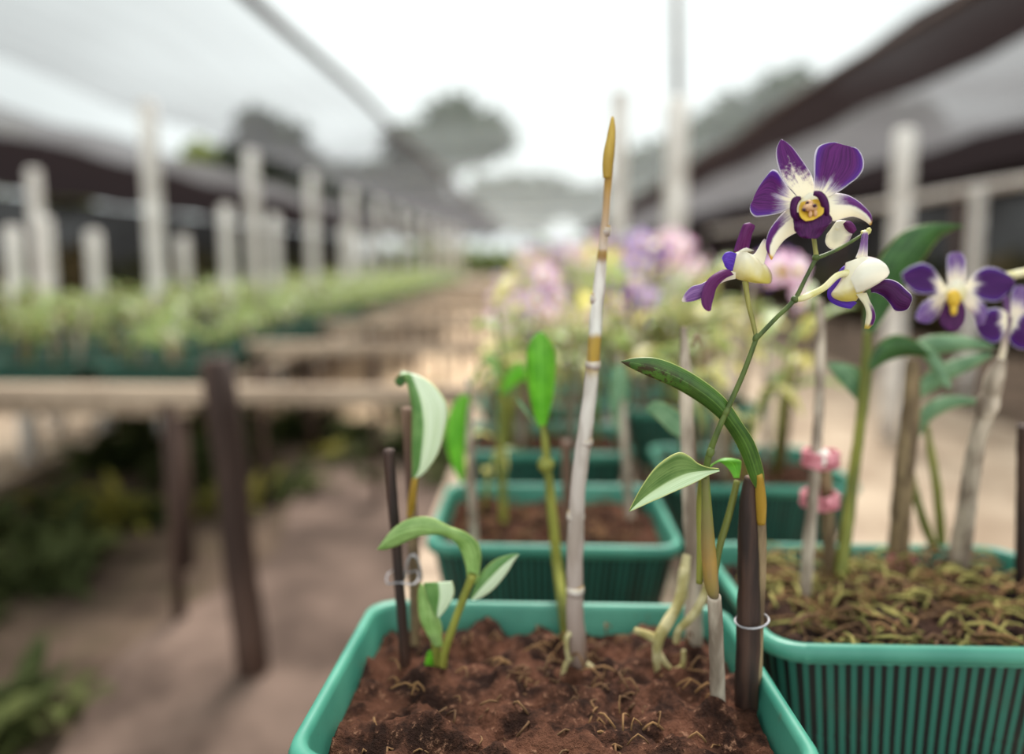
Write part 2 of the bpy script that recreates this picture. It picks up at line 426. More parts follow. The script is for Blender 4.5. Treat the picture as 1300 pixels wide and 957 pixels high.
def cr(vals, t):
    """Catmull-Rom through equally spaced tuples, t in 0..1"""
    n = len(vals) - 1; x = min(max(t * n, 0), n - 1e-6); i = int(x); f = x - i
    p0, p1, p2, p3 = vals[max(i - 1, 0)], vals[i], vals[i + 1], vals[min(i + 2, n)]
    return tuple(.5 * (2 * b + (c - a) * f + (2 * a - 5 * b + 4 * c - d) * f * f + (3 * b - a - 3 * c + d) * f ** 3) for a, b, c, d in zip(p0, p1, p2, p3))
def curve(pts, n=24):
    return [cr(pts, i / (n - 1)) for i in range(n)]
def spt(pts, n=24):
    """photo-traced centre line (px,py,depth) -> smooth world points"""
    return [U(*p) for p in curve(pts, n)]
def pxr(w, d): return w / 2 * d / F
def stem(mb, pts, widths, n=30, sides=10, mi=0, bumpy=0.0):
    """pts (px,py,depth), widths in photo pixels at the same stations"""
    c = curve([p + (w,) for p, w in zip(pts, widths)], n)
    mb.tube([U(*q[:3]) for q in c], [max(pxr(q[3], q[2]), .0002) for q in c], sides, mi, True, bumpy)
    return mb
def blade(mb, secs, d, n=26, k=13, mi=0, wave=0.0, cup=None, freq=9):
    """secs base->tip: (Lx,Ly,Rx,Ry,mid_mm,edge_mm[,Mx,My]); mm measured away from the viewer"""
    full = []
    for s in secs:
        s = list(s)
        if len(s) < 8: s += [(s[0] + s[2]) / 2, (s[1] + s[3]) / 2]
        full.append(tuple(s))
    rows = []
    for i in range(n):
        s = cr(full, i / (n - 1)); row = []
        for j in range(k):
            u = j / (k - 1)
            # quadratic through L, M, R
            a, b, c = (1 - u) * (1 - 2 * u), 4 * u * (1 - u), u * (2 * u - 1)
            x = a * s[0] + b * s[6] + c * s[2]; y = a * s[1] + b * s[7] + c * s[3]
            e = (2 * u - 1) ** 2
            dep = (s[4] * (1 - e) + s[5] * e) / 1000
            if wave: dep += wave / 1000 * e * math.sin(i / (n - 1) * freq + (3 if u > .5 else 0))
            row.append(U(x, y, d + dep))
        rows.append(row)
    mb.sheet(rows, mi); return mb
def scl(secs, x0, y0, k):
    out = []
    for s in secs:
        q = [x0 + s[0] / k, y0 + s[1] / k, x0 + s[2] / k, y0 + s[3] / k, s[4], s[5]]
        if len(s) > 6: q += [x0 + s[6] / k, y0 + s[7] / k]
        out.append(tuple(q))
    return out

# ------------------------------------------------------------------ ground and paths
ZT = 0.89          # tray rim height on the orchid bench
SOIL = ZT - .022
def slab(name, x0, x1, y0, y1, z, t, mat, nx=2, ny=2, amp=0.0, kind='structure', edge=0.0):
    mb = MB(); rows = []
    for j in range(ny + 1):
        row = []
        for i in range(nx + 1):
            x = x0 + (x1 - x0) * i / nx; y = y0 + (y1 - y0) * j / ny
            if edge and i in (0, nx): x += edge * noise.noise(Vector((x, y * 1.3, 5)))
            row.append(Vector((x, y, z + amp * noise.noise(Vector((x * 1.5, y * 1.5, 0))))))
        rows.append(row)
    mb.sheet(rows)
    if t:
        per = [r for r in rows[0]] + [r[-1] for r in rows[1:]] + [p for p in rows[-1][::-1][1:]] + [r[0] for r in rows[::-1][1:]]
        mb.sheet([[p - Vector((0, 0, t)) for p in per], per])
    o = mb.build(name, mat, loc=((x0 + x1) / 2, (y0 + y1) / 2, z))
    if kind: o['kind'] = kind
    return o
slab('floor', -60, 60, -4, 95, 0, 0, M['ground'], 120, 120, .05)
slab('path', -1.12, -.34, -1.5, 5.3, .045, .05, M['trod'], 6, 60, .012, edge=.18)
slab('path', -4.3, -2.75, 1.5, 50, .06, .07, M['concrete'], 4, 40, .004)
slab('path', -2.3, -.27, 4.9, 50, .06, .07, M['tan_sunlit'], 4, 60, .004)
slab('path', .95, 3.3, -1, 50, .06, .07, M['concrete'], 4, 40, .004)

# ------------------------------------------------------------------ shade cloth roofs
def net(name, x0, x1, y0, y1, z0, z1, mat, sag=.10, nx=14, ny=60, label=None):
    mb = MB(); rows = []
    for j in range(ny + 1):
        y = y0 + (y1 - y0) * j / ny; row = []
        for i in range(nx + 1):
            f = i / nx; x = x0 + (x1 - x0) * f
            z = z0 + (z1 - z0) * f - sag * math.sin(math.pi * f) + .04 * math.sin(y * 1.9 + x)
            row.append(Vector((x, y, z)))
        rows.append(row)
    mb.sheet(rows)
    o = mb.build(name, mat, loc=((x0 + x1) / 2, (y0 + y1) / 2, (z0 + z1) / 2))
    o['kind'] = 'structure'
    return o
net('ceiling', -1.95, 2.9, -1.0, 50, 3.05, 3.05, M['net_clear'])
net('ceiling', -4.85, -1.95, -1.0, 50, 3.0, 3.05, M['net_mid'])
net('ceiling', 2.9, 3.95, -1.0, 50, 3.05, 3.0, M['net_dark'], .16)
net('ceiling', 3.95, 6.4, -1.0, 50, 3.0, 3.0, M['net_grey'], .05)
net('ceiling', -7.6, -6.2, -1.0, 50, 3.0, 3.0, M['net_grey'], .05)
net('ceiling', -13.5, -7.6, -1.0, 50, 2.95, 3.0, M['net_dark'], .15)
net('ceiling', 6.4, 12.5, -1.0, 50, 3.0, 2.9, M['net_dark'], .15)
def vnet(name, p0, p1, z0, z1, mat):
    mb = MB(); rows = []
    for j in range(9):
        z = z0 + (z1 - z0) * j / 8
        rows.append([Vector((p0[0] + (p1[0] - p0[0]) * i / 60, p0[1] + (p1[1] - p0[1]) * i / 60, z)) + Vector((.05 * math.sin(i * 1.1 + z), .05 * math.sin(i * .9), 0)) for i in range(61)])
    mb.sheet(rows); o = mb.build(name, mat, loc=(p0[0], p0[1], z0)); o['kind'] = 'structure'
    return o
vnet('wall_right', (8.2, 1), (8.2, 50), .0, 2.95, M['net_wall'])
vnet('wall_left', (-12.5, 1), (-12.5, 50), .0, 2.75, M['net_wall'])
# edge cables along the cloth seams
for x, z, y0 in ((-1.95, 3.0, 1), (2.9, 3.0, 1)):
    mb = MB(); mb.tube([(x, y, z + .03 * math.sin(y)) for y in [y0 + i * .6 for i in range(80)]], .042, 8)
    tag(mb.build('support_cable', M['wood_dark'], loc=(x, y0, z)), ('dark cable along the seam between the grey and the bright shade cloth, upper left' if x < 0 else 'dark cable along the seam where the bright cloth meets the dark fold, upper right'), 'cable')

# ------------------------------------------------------------------ trees and hedges beyond
def leaf_cloud(mb, c, r, n, size, mi=0):
    for _ in range(n):
        q = Vector((random.gauss(0, 1), random.gauss(0, 1), random.gauss(0, 1))).normalized() * (random.random() ** .33)
        p = Vector(c) + Vector((q.x * r[0], q.y * r[1], q.z * r[2]))
        a = Vector((random.gauss(0, 1), random.gauss(0, 1), random.gauss(0, .6))).normalized()
        b = a.cross(Vector((random.gauss(0, 1), random.gauss(0, 1), random.gauss(0, 1)))).normalized()
        s = size * random.uniform(.6, 1.3)
        mb.add([p - a * s, p + b * s * .45, p + a * s, p - b * s * .45], [(0, 1, 2, 3)], [((0, .5), (.5, 1), (1, .5), (.5, 0))], mi)
def tree(px, ytop, d, rx, label, mat='crown', n=1600, lobes=8):
    top = U(px, ytop, d); b = Vector((top.x, d, 0)); h = top.z
    t = root('tree', b, label, 'tree')
    mb = MB(); mb.tube([b, b + Vector((.1, 0, h * .4)), b + Vector((-.1, 0, h * .75))], [.022 * h, .017 * h, .01 * h], 8)
    mb.build('trunk', M['bark'], t)
    cr_ = MB()
    for i in range(lobes):
        a = random.uniform(0, 6.28); k = .0 if i == 0 else random.uniform(.5, .95)
        c = b + Vector((math.cos(a) * rx * k, math.sin(a) * rx * .4, h - rx * .5 - (0 if i == 0 else random.uniform(.1, .55) * h * .42)))
        leaf_cloud(cr_, c, (rx * .56, rx * .5, rx * .5), n // lobes, .7)
        cr_.blob(c, (rx * .42, rx * .36, rx * .38), 12, 8, 0, .5)
    cr_.build('crown', M[mat], t)
for a in [(322, 135, 58, 3.6, 'dark round-topped tree beyond the cloth roof on the left', 'crown'),
          (395, 185, 72, 4.6, 'lower dark tree between two taller crowns left of centre', 'crown'),
          (470, 200, 57, 4.4, 'dark spreading tree just left of the seam cable', 'crown'),
          (255, 178, 72, 3.8, 'yellowish small tree under the bright gap on the left', 'crown_y'),
          (575, 112, 66, 5.4, 'hazy grey tree standing just left of the bright sky', 'crown'),
          (655, 215, 58, 3.6, 'low hazy tree at the far end of the nursery aisle', 'crown'),
          (785, 225, 64, 3.8, 'low hazy tree behind the tall pale posts', 'crown'),
          (880, 150, 84, 6.6, 'hazy broad tree right of the thin grey pole', 'crown'),
          (985, 90, 60, 5.6, 'tall hazy tree showing above the orchid bloom', 'crown'),
          (1120, 110, 76, 5.0, 'hazy tree partly behind the dark cloth fold', 'crown'),
          (30, 160, 56, 4.4, 'green tree in the bright gap at the far left edge', 'crown_y'),
          (545, 235, 74, 4.2, 'dark low tree right under the end of the seam cable', 'crown')]:
    tree(*a)
def hedge(name, x0, x1, y, h, mat, label, n=2500, size=.12, th=.8):
    mb = MB()
    for i in range(n):
        pass
    k = max(3, int((x1 - x0) / 1.2))
    for i in range(k):
        x = x0 + (x1 - x0) * (i + .5) / k
        hh = h * random.uniform(.8, 1.1)
        leaf_cloud(mb, (x, y, hh * .55), ((x1 - x0) / k * .75, th, hh * .5), n // k, size)
        mb.blob((x, y, hh * .48), ((x1 - x0) / k * .62, th * .8, hh * .48), 10, 8, 0, .3)
    tag(mb.build(name, M[mat], loc=((x0 + x1) / 2, y, 0)), label, 'hedge')
hedge('hedge', -11.2, -1.6, 51.5, 2.5, 'hedge', 'green hedge across the far end, behind the pale posts')
hedge('hedge', -.2, 7, 51.5, 2.6, 'hedge', 'green hedge closing the far end of the orchid bench')
def hedge_y(x, y0, y1, h, mat, label, n=2600, size=.10):
    mb = MB(); k = int((y1 - y0) / 1.1)
    for i in range(k):
        y = y0 + (y1 - y0) * (i + .5) / k; hh = h * random.uniform(.75, 1.15)
        leaf_cloud(mb, (x, y, hh * .55), (.7, .8, hh * .5), n // k, size)
        mb.blob((x, y, hh * .46), (.55, .7, hh * .46), 10, 8, 0, .3)
    tag(mb.build('hedge', M[mat], loc=(x, y0, 0)), label, 'hedge')
hedge_y(-8.6, 5, 46, 1.45, 'hedge_d', 'dark shrubs in brown and green behind the left bench')
hedge_y(6.6, 3, 46, 1.25, 'hedge_d', 'dark shrubs below the pale rail on the right')

# ------------------------------------------------------------------ posts
def post(x, y, ztop, r, mat, name='roof_post', label=None, group=None, z0=0.0, cap=True, parts=None):
    mb = MB()
    pts = [(x, y, z0 + (ztop - z0) * i / 6) for i in range(7)]
    rr = [r * (1.04 - .04 * i / 6) for i in range(7)] + [r * .8, r * .3]
    pts += [(x, y, ztop + r * .35), (x, y, ztop + r * .5)]
    mb.tube(pts, rr, 12, 0, True, .0)
    return tag(mb.build(name, mat, loc=(x, y, z0)), label, 'post', group)
for i in range(12):
    d = 4.25 + 1.5 * i
    lab = {0: 'tall pale post at the left, reaching above its neighbours to the bright gap', 1: 'second tall pale post from the left, rising before the dark cloth'}.get(i, 'pale post in the long receding row along the left bench')
    z = 2.06 if i else 2.12
    post(-2.30 + .012 * i, d, z, .052, M['post_pale'], label=lab, group=None if i < 2 else 'pale posts of the receding row')
for px, py, d, lab in ((42, 218, 4.9, 'pale post near the left edge, its top against the dark cloth'),
                       (15, 292, 3.9, 'short pale post at the extreme left edge'),
                       (56, 280, 4.6, 'short pale post beside the one at the left edge'),
                       (118, 297, 4.4, 'short pale post between the leftmost ones and the tall one'),
                       (232, 303, 5.4, 'short pale post right of the tall left post'),
                       (286, 264, 5.0, 'medium pale post left of the second tall post'),
                       (347, 276, 5.6, 'short pale post close in front of the second tall post'),
                       (395, 290, 7.0, 'short pale post before the third tall post'),
                       (436, 290, 8.0, 'short pale post just right of the third tall post'),
                       (462, 300, 8.8, 'short slender pale post before the fourth tall post')):
    p = U(px, py, d)
    post(p.x, d, p.z, .044, M['post_pale'], label=lab)
p = U(1150, 170, 4.6); post(p.x, 4.6, p.z, .065, M['post_pale'], label='pale round-topped post right of the main bloom')
p = U(1243, 240, 6.2); post(p.x, 6.2, p.z, .055, M['post_pale'], label='pale post whose top meets the rail on the right')
p = U(860, 130, 3.6); post(p.x, 3.6, p.z, .058, M['post_pale'], label='thick pale post on the bench under the thin grey pole')
p2 = U(854, -30, 3.6)
mb = MB(); mb.tube([(p.x, 3.6, p.z), (p2.x, 3.6, 3.0)], [.022, .018], 8)
tag(mb.build('support_pole', M['pole_grey'], loc=(p.x, 3.6, p.z)), 'thin grey pole running up from the thick pale post to the cloth', 'pole')
p = U(787, 120, 4.2); post(p.x, 4.2, p.z, .05, M['post_pale'], label='slender white post just behind the tall cane')
# rail on the right
mb = MB(); mb.tube([(4.85, y, 1.98 + .01 * math.sin(y)) for y in [4 + .6 * i for i in range(28)]], .055, 10)
rl = root('rail', (4.85, 4, 0), 'pale pole rail running away on the right below the cloth', 'rail')
mb.build('pole', M['post_pale'], rl)
for y in (5.2, 8.4, 11.6, 14.8, 18):
    m2 = MB(); m2.tube([(4.85, y, 0), (4.85, y, 1.94)], .05, 10); m2.build('leg', M['wood_dark'], rl)

# low rails between the benches
for i in range(9):
    y = 2.12 + 1.15 * i; x0, x1 = (-2.6 if i == 0 else -1.35), -.17
    r_ = root('cross_rail', (x1, y, 0), 'weathered rail crossing the aisle beside the dark leaning post' if i == 0 else 'weathered rail crossing the aisle farther along', 'rail', None if i == 0 else 'aisle rails beyond the first')
    mb = MB(); mb.box(((x0 + x1) / 2, y, .80), (x1 - x0, .05, .055)); mb.build('bar', M['wood'], r_, smooth=False, bevel=.006)
    for x in ((-1.16,) if i == 0 else (x0 + .03, (x0 + x1) / 2)):
        m2 = MB(); m2.tube([(x, y + .045, 0), (x, y + .045, .79)], .020, 8); m2.build('leg', M['wood_dark'], r_)
mb = MB(); a = UZ(322, 862, 0.02); b = U(277, 455, a.y - .02)
mb.tube([a.lerp(b, i / 6) + Vector((.004 * math.sin(i * 2), 0, 0)) for i in range(7)], [.044, .045, .043, .044, .042, .042, .041], 14, bumpy=.15)
tag(mb.build('bench_post', M['wood_dark'], loc=a), 'dark wooden post leaning slightly beside the muddy path', 'post')

# ------------------------------------------------------------------ benches
def bench(x0, x1, y0, y1, zt, label, step=1.6):
    t = root('bench', ((x0 + x1) / 2, y0, 0), label, 'bench')
    n = int((x1 - x0) / .11)
    for i in range(n + 1):
        x = x0 + .03 + (x1 - x0 - .06) * i / n
        mb = MB(); mb.box((x, (y0 + y1) / 2, zt - .012), (.05, y1 - y0, .024)); mb.build('slat', M['wood'], t, smooth=False)
    y = y0 + .1
    while y < y1:
        mb = MB(); mb.box(((x0 + x1) / 2, y, zt - .05), (x1 - x0, .05, .05)); mb.build('crossbar', M['wood'], t, smooth=False)
        for x in (x0 + .05, x1 - .05):
            mb = MB(); mb.tube([(x, y, 0), (x, y, zt - .075)], .03, 8); mb.build('leg', M['wood_dark'], t)
        y += step
    return t
bench(-.19, .56, .15, 9.4, ZT - .142, 'narrow slatted bench carrying the two rows of green orchid trays')
bench(-3.2, -1.33, 2.55, 13.8, .69, 'wide slatted bench of seedling trays on the left')

# ------------------------------------------------------------------ trays
def rrect(x0, x1, y0, y1, r, per=10, rib=0):
    pts = []
    def seg(a, b, n):
        for i in range(n): pts.append((a[0] + (b[0] - a[0]) * i / n, a[1] + (b[1] - a[1]) * i / n))
    def arc(cx, cy, s):
        for i in range(6): 
            t = s + math.pi / 2 * i / 6; pts.append((cx + r * math.cos(t), cy + r * math.sin(t)))
    seg((x0 + r, y0), (x1 - r, y0), per); arc(x1 - r, y0 + r, -math.pi / 2)
    seg((x1, y0 + r), (x1, y1 - r), per); arc(x1 - r, y1 - r, 0)
    seg((x1 - r, y1), (x0 + r, y1), per); arc(x0 + r, y1 - r, math.pi / 2)
    seg((x0, y1 - r), (x0, y0 + r), per); arc(x0 + r, y0 + r, math.pi)
    return pts
def tray_mesh(w, l, h, per, ribs=True):
    mb = MB(); loops = []
    def L(ins, z, rib=0.0):
        p = rrect(-w / 2 + ins, w / 2 - ins, -l / 2 + ins, l / 2 - ins, max(.028 - ins * .3, .01), per)
        q = []
        for i, (x, y) in enumerate(p):
            k = 1 - (rib / (w / 2) if (rib and i % 2) else 0)
            q.append(Vector((x * k, y * k, z)))
        loops.append(q + [q[0]])
    T = .026
    L(.26 * w, -h); L(T + .004, -h); L(T, -h + .004, .002 if ribs else 0)
    L(T * .75, -h * .66, .002 if ribs else 0); L(T * .74, -h * .62); L(T * .7, -h * .6, .002 if ribs else 0)
    L(.007, -.018, .002 if ribs else 0); L(.007, -.014); L(0, -.013); L(-.001, -.006); L(.001, -.001); L(.004, 0); L(.008, -.001); L(.0095, -.006)
    L(T * .75 + .003, -h * .66); L(T + .004, -h + .006); L(.26 * w, -h + .006)
    mb.sheet(loops)
    nn = len(loops[0]) - 1
    for q in range(2, 6):
        for j in range(nn): mb.mi[q * nn + j] = 1
    # floor of the tray
    n = len(loops[0]) - 1
    mb.add(loops[0][:-1], [tuple(range(n))[::-1]], [tuple((0, 0) for _ in range(n))])
    mb.add(loops[-1][:-1], [tuple(range(n))], [tuple((0, 0) for _ in range(n))])
    return mb
def soil_mesh(w, l, zs, seed, nx=24, ny=18, amp=.012, mound=.0):
    mb = MB(); rows = []; iw, il = w / 2 - .0135, l / 2 - .0135
    for j in range(ny + 1):
        row = []
        for i in range(nx + 1):
            a, b = -1 + 2 * i / nx, -1 + 2 * j / ny
            # squircle map keeps the soil inside the rounded corners
            k = 1 - .045 * (abs(a) * abs(b)) ** 3
            x, y = a * iw * k, b * il * k
            z = zs + amp * noise.fractal(Vector((x * 28 + seed, y * 28, seed)), .9, 2.1, 4) + mound * (1 - a * a) * (1 - b * b)
            if max(abs(a), abs(b)) > .99: z = zs - .006
            row.append(Vector((x, y, z)))
        rows.append(row)
    mb.sheet(rows); return mb
def put(mb, loc):
    for i in range(len(mb.v)): mb.v[i] = mb.v[i] + Vector(loc)
    return mb
def copy_tree(o, parent=None, name=None):
    c = o.copy(); C.objects.link(c); c.parent = parent
    for ch in kids.get(o.name, ()): copy_tree(ch, c)
    kids_add(c)
    return c
kids = {}
def kids_add(c): pass
def index(o):
    """remember a prototype's parts so it can be copied quickly"""
    kids[o.name] = [q for q in o.children]
    for q in kids[o.name]: index(q)
TR = []
def tray(xc, yc, w, l, label, zt=ZT, h=.135, fine=True, group=None, seed=0, mound=0.0, tilt=0, soil='soil', body='plastic'):
    t = root('planter_tray', (xc, yc, zt - h), label, 'planter', group)
    put(tray_mesh(w, l, h, 44 if fine else 12, fine), (xc, yc, zt)).build('tray_body', [M[body], M['plastic_slots_shaded']], t)
    put(soil_mesh(w, l, -.023, seed, 96 if fine else 14, 72 if fine else 10, .017, mound), (xc, yc, zt)).build('potting_fibre', M[soil], t)['kind'] = 'stuff'
    if tilt:
        bpy.context.view_layer.update()
        t.rotation_euler.x = -R(tilt)
        t.location.z += l / 2 * math.sin(R(tilt))
        t.location.y -= h * math.sin(R(tilt))
    return t
def edge_x(px, d): return (U(px, 600, d)).x
# near row
NT = (-.155, .178, .390, .640)       # x0,x1,y0,y1 of the nearest tray
def tray4(b, *a, **k): return tray((b[0] + b[1]) / 2, (b[2] + b[3]) / 2, b[1] - b[0], b[3] - b[2], *a, **k)
tray4(NT, 'nearest green tray of brown fibre, holding the tall pale cane', seed=3, tilt=4.5)
T2 = (-.126, .170, .768, .995); tray4(T2, 'green tray of bare brown fibre directly behind the nearest one', seed=8)
T3 = (.186, .530, .535, .790); tray4(T3, 'green tray on the right with dry moss on its fibre', seed=15, mound=.010, tilt=4, soil='soil_dark')
T4 = (.196, .470, .99, 1.22); tray4(T4, 'green tray behind the mossy one, beside the pink ties', seed=21)
T5 = (-.13, .165, 1.16, 1.38); tray4(T5, 'green tray third from the front in the left-hand row', seed=27)
ptray = None
fartrays = []
for r_ in range(24):
    for c_ in range(2):
        y = 1.66 + .315 * r_ - (.04 if c_ else 0); x = .018 if c_ == 0 else .345
        if c_ == 1 and y > 9.2: continue
        if ptray is None:
            ptray = tray(x, y, .295, .235, 'blurred green tray of orchids farther along the narrow bench', fine=False, group='far green trays of the orchid bench', seed=40)
            index(ptray); o = ptray
        else:
            o = copy_tree(ptray); o.location = (x, y, ZT - .135)
        fartrays.append((x, y))
# rows in the far part of the left bench
lt = tray(-1.5, 2.76, .40, .26, 'blurred dark green seedling tray on the wide left bench', zt=.81, h=.115, fine=False, body='plastic_d', soil='soil_dark', group='seedling trays of the left bench', seed=60)
index(lt); lefttrays = [(-1.5, 2.76)]
for r_ in range(30):
    for c_ in range(4):
        if r_ == 0 and c_ == 0: continue
        o = copy_tree(lt); x, y = -1.54 - .435 * c_ + .01 * ((r_ * 7) % 3 - 1), 2.76 + .37 * r_
        o.location = (x, y, .81 - .115); lefttrays.append((x, y))

# ------------------------------------------------------------------ the blooming orchid in focus
D = .47
base = U(908, 945, .50); base.z = SOIL
orc = root('dendrobium_orchid', base, 'sharp purple and cream orchid in bloom, rising from the nearest tray', 'orchid')
# lower cane, sheath and flower stem
mb = MB()
stem(mb, [(913, 950, .503), (911, 870, .496), (909, 800, .49), (907, 757, .485)], [21, 20, 19, 18], 26, 14, 0, .1)
mb.build('cane', M['cane_grey'], orc)
mb = MB()
stem(mb, [(907, 758, .485), (903, 740, .484), (899, 690, .481), (897, 640, .478), (895, 600, .475)], [12, 19, 18, 13, 10], 26, 14)
mb.build('cane', M['cane_sheath'], orc)
mb = MB()
stem(mb, [(895, 606, .475), (900, 578, .473), (911, 548, D), (923, 520, D), (942, 478, D), (960, 430, D)], [9, 8.5, 7.5, 7, 6.5, 6], 40, 12)
for px, py, w in ((902, 574, 10.5), (922, 522, 9.5), (960, 428, 8)):
    stem(mb, [(px - 2, py + 5, D), (px, py, D), (px + 2, py - 5, D)], [w * .75, w, w * .7], 8, 12)
stem(mb, [(960, 430, D), (985, 404, D), (1008, 381, D), (1022, 355, D), (1036, 328, D)], [6, 5.6, 6, 5, 5.2], 34, 12)
stem(mb, [(1036, 328, D), (1058, 319, D + .002), (1080, 307, D + .004), (1096, 297, D + .006)], [5.2, 4.6, 4.2, 3.4], 20, 10)
mb.blob(U(1009, 380, D), (.0026,) * 3); mb.blob(U(1036, 327, D), (.0024,) * 3)
fs = mb.build('flower_stem', M['spike'], orc)
mb = MB(); mb.blob(U(1098, 296, D + .006), (.0028, .0024, .0022), wob=.4); mb.blob(U(1103, 293, D + .006), (.0016, .0014, .0022), wob=.3)
mb.build('bud', M['pedicel'], orc)
mb = MB(); stem(mb, [(1037, 328, D), (1035, 316, D + .001), (1033, 300, D + .004), (1031, 285, D + .006)], [6.5, 5.5, 5.5, 6], 12, 10)
mb.build('pedicel', M['pedicel_g'], orc)

fc = U(1028, 262, D)
fl = MB(); fl.blob(U(1027, 256, D + .002), (.0062, .004, .0060), 16, 10, 0, .2)
flower = fl.build('flower', M['hood'], orc); flower['label'] = 'open bloom facing the viewer'
X0, Y0, K = 920, 160, 5.314
def part(name, secs, mat, parent, d=D, x0=X0, y0=Y0, k=K, n=30, kk=17, wave=0.0, th=.0005, freq=9, label=None):
    mb = MB(); blade(mb, scl(secs, x0, y0, k), d, n, kk, 0, wave, freq=freq)
    o = mb.build(name, mat, parent, solid=th)
    if label: o['label'] = label
    return o
part('sepal', [(500, 490, 590, 480, 0, 1), (462, 440, 604, 430, 1, 1), (425, 400, 600, 375, 2, 0), (385, 340, 580, 318, 3, 1), (362, 275, 540, 255, 3.5, 2), (348, 205, 500, 200, 4, 3), (350, 150, 458, 145, 4, 4), (368, 108, 412, 106, 4, 4.5), (384, 90, 388, 91, 4, 4)], M['sepal_top'], flower, th=.0005, wave=.3)
part('petal', [(490, 480, 490, 520, 0, 0), (455, 443, 445, 552, 1, 0), (420, 402, 390, 580, 2, 0), (385, 350, 320, 600, 3, .5), (355, 305, 255, 610, 3.5, 1), (318, 296, 208, 612, 4, 2), (275, 345, 180, 590, 4, 3), (235, 405, 170, 560, 4, 4), (205, 465, 175, 530, 4, 4.5)], M['petal_l'], flower, wave=.8)
part('petal', [(590, 470, 680, 490, 0, 0), (600, 430, 730, 462, 1, .5), (603, 375, 785, 432, 2, .5), (603, 310, 845, 388, 3, 1), (603, 245, 900, 345, 3.5, 1.5), (608, 190, 936, 285, 4, 2), (630, 140, 934, 215, 4.5, 3), (690, 115, 898, 155, 5, 4), (752, 111, 848, 139, 5, 5)], M['petal_r'], flower, wave=1.0)
part('sepal', [(630, 480, 640, 590, 1, 1), (690, 458, 690, 622, 0, 2), (755, 453, 740, 640, -1, 3), (825, 466, 800, 622, -2, 3), (890, 500, 862, 608, -3, 2), (945, 548, 915, 622, -4, 0), (985, 596, 955, 645, -5, -2), (993, 640, 978, 664, -5, -4), (984, 668, 981, 669, -5, -5)], M['sepal_right'], flower, wave=.3)
part('sepal', [(500, 500, 560, 640, 1, 1), (440, 545, 505, 705, 0, 2), (385, 595, 450, 735, -1, 2), (335, 655, 405, 765, -2, 1), (300, 710, 375, 800, -3, 0), (280, 775, 350, 838, -4, -2), (280, 825, 338, 862, -5, -3), (295, 862, 326, 885, -5, -4), (314, 902, 317, 903, -5, -5)], M['sepal_left'], flower, wave=.3)
# lip: purple skirt, two upright side lobes, yellow throat, small anther face
mb = MB()
blade(mb, scl([(478, 585, 672, 560, -7, -4), (462, 625, 700, 590, -10, -6), (466, 665, 722, 620, -12, -8), (470, 700, 722, 648, -13, -9.5), (485, 722, 700, 668, -14, -11), (505, 742, 668, 706, -14, -12), (520, 752, 640, 745, -14, -13), (550, 757, 610, 760, -14, -14)], X0, Y0, K), D, 26, 21, 0, 1.6, freq=15)
lip = mb.build('lip', M['lip'], flower, solid=.0006)
mb = MB()
for pts, ws in (([(500, 640, -8), (470, 600, -9), (466, 545, -9.5), (480, 502, -9), (508, 486, -8)], (5, 8, 8.5, 9, 5)),
                ([(690, 600, -8), (680, 550, -9), (668, 500, -9.5), (640, 462, -9), (600, 452, -8)], (6, 10, 10, 9, 6))):
    stem(mb, [(X0 + x / K, Y0 + y / K, D + z / 1000) for x, y, z in pts], ws, 22, 12, 0, .15)
mb.build('lip', M['lip'], flower)['label'] = 'upright purple side lobes'
mb = MB()
blade(mb, scl([(520, 512, 620, 492, -4, -6), (505, 535, 662, 520, -5, -9), (500, 565, 668, 555, -8, -11), (506, 598, 664, 590, -11, -12.5), (522, 625, 632, 612, -13, -13.5), (548, 642, 596, 634, -14, -14)], X0, Y0, K), D, 18, 15, 0, .3)
mb.build('throat', M['yellow'], flower, solid=.0006)
mb = MB()
mb.blob(U(X0 + 575 / K, Y0 + 550 / K, D - .0125), (.0046, .0028, .0024), 16, 10, 0, .25)
mb.blob(U(X0 + 570 / K, Y0 + 528 / K, D - .011), (.0026, .0026, .0028), 14, 9, 0, .1)
mb.blob(U(X0 + 578 / K, Y0 + 595 / K, D - .0137), (.0012, .0012, .0022), 12, 8)
mb.blob(U(X0 + 612 / K, Y0 + 588 / K, D - .0137), (.0012, .0012, .0022), 12, 8)
col_ = mb.build('column', M['anther'], flower)
mb = MB()
for x, y, r_ in ((535, 565, .0011), (607, 537, .0012), (558, 516, .0009)):
    mb.blob(U(X0 + x / K, Y0 + y / K, D - .0152), (r_ * 1.2, r_, r_), 10, 8)
mb.build('column', M['dot'], flower)['label'] = 'dark spots of the anther'
# part of another bloom peeping out behind the lip
hid = MB(); hid.blob(U(1062, 292, D + .016), (.0035, .003, .0035)); hf = hid.build('flower', M['hood'], orc); hf['label'] = 'half hidden bloom behind the lip'
part('petal', [(750, 650, 690, 730, 14, 16), (760, 640, 680, 790, 14, 16), (800, 636, 720, 830, 13, 16), (850, 650, 790, 820, 13, 16), (880, 690, 840, 770, 14, 15)], M['white_sepal'], hf, wave=.5)
part('petal', [(820, 640, 800, 660, 10, 12), (850, 645, 815, 690, 9, 12), (875, 670, 840, 715, 9, 12), (888, 700, 865, 725, 10, 11)], M['magenta'], hf)

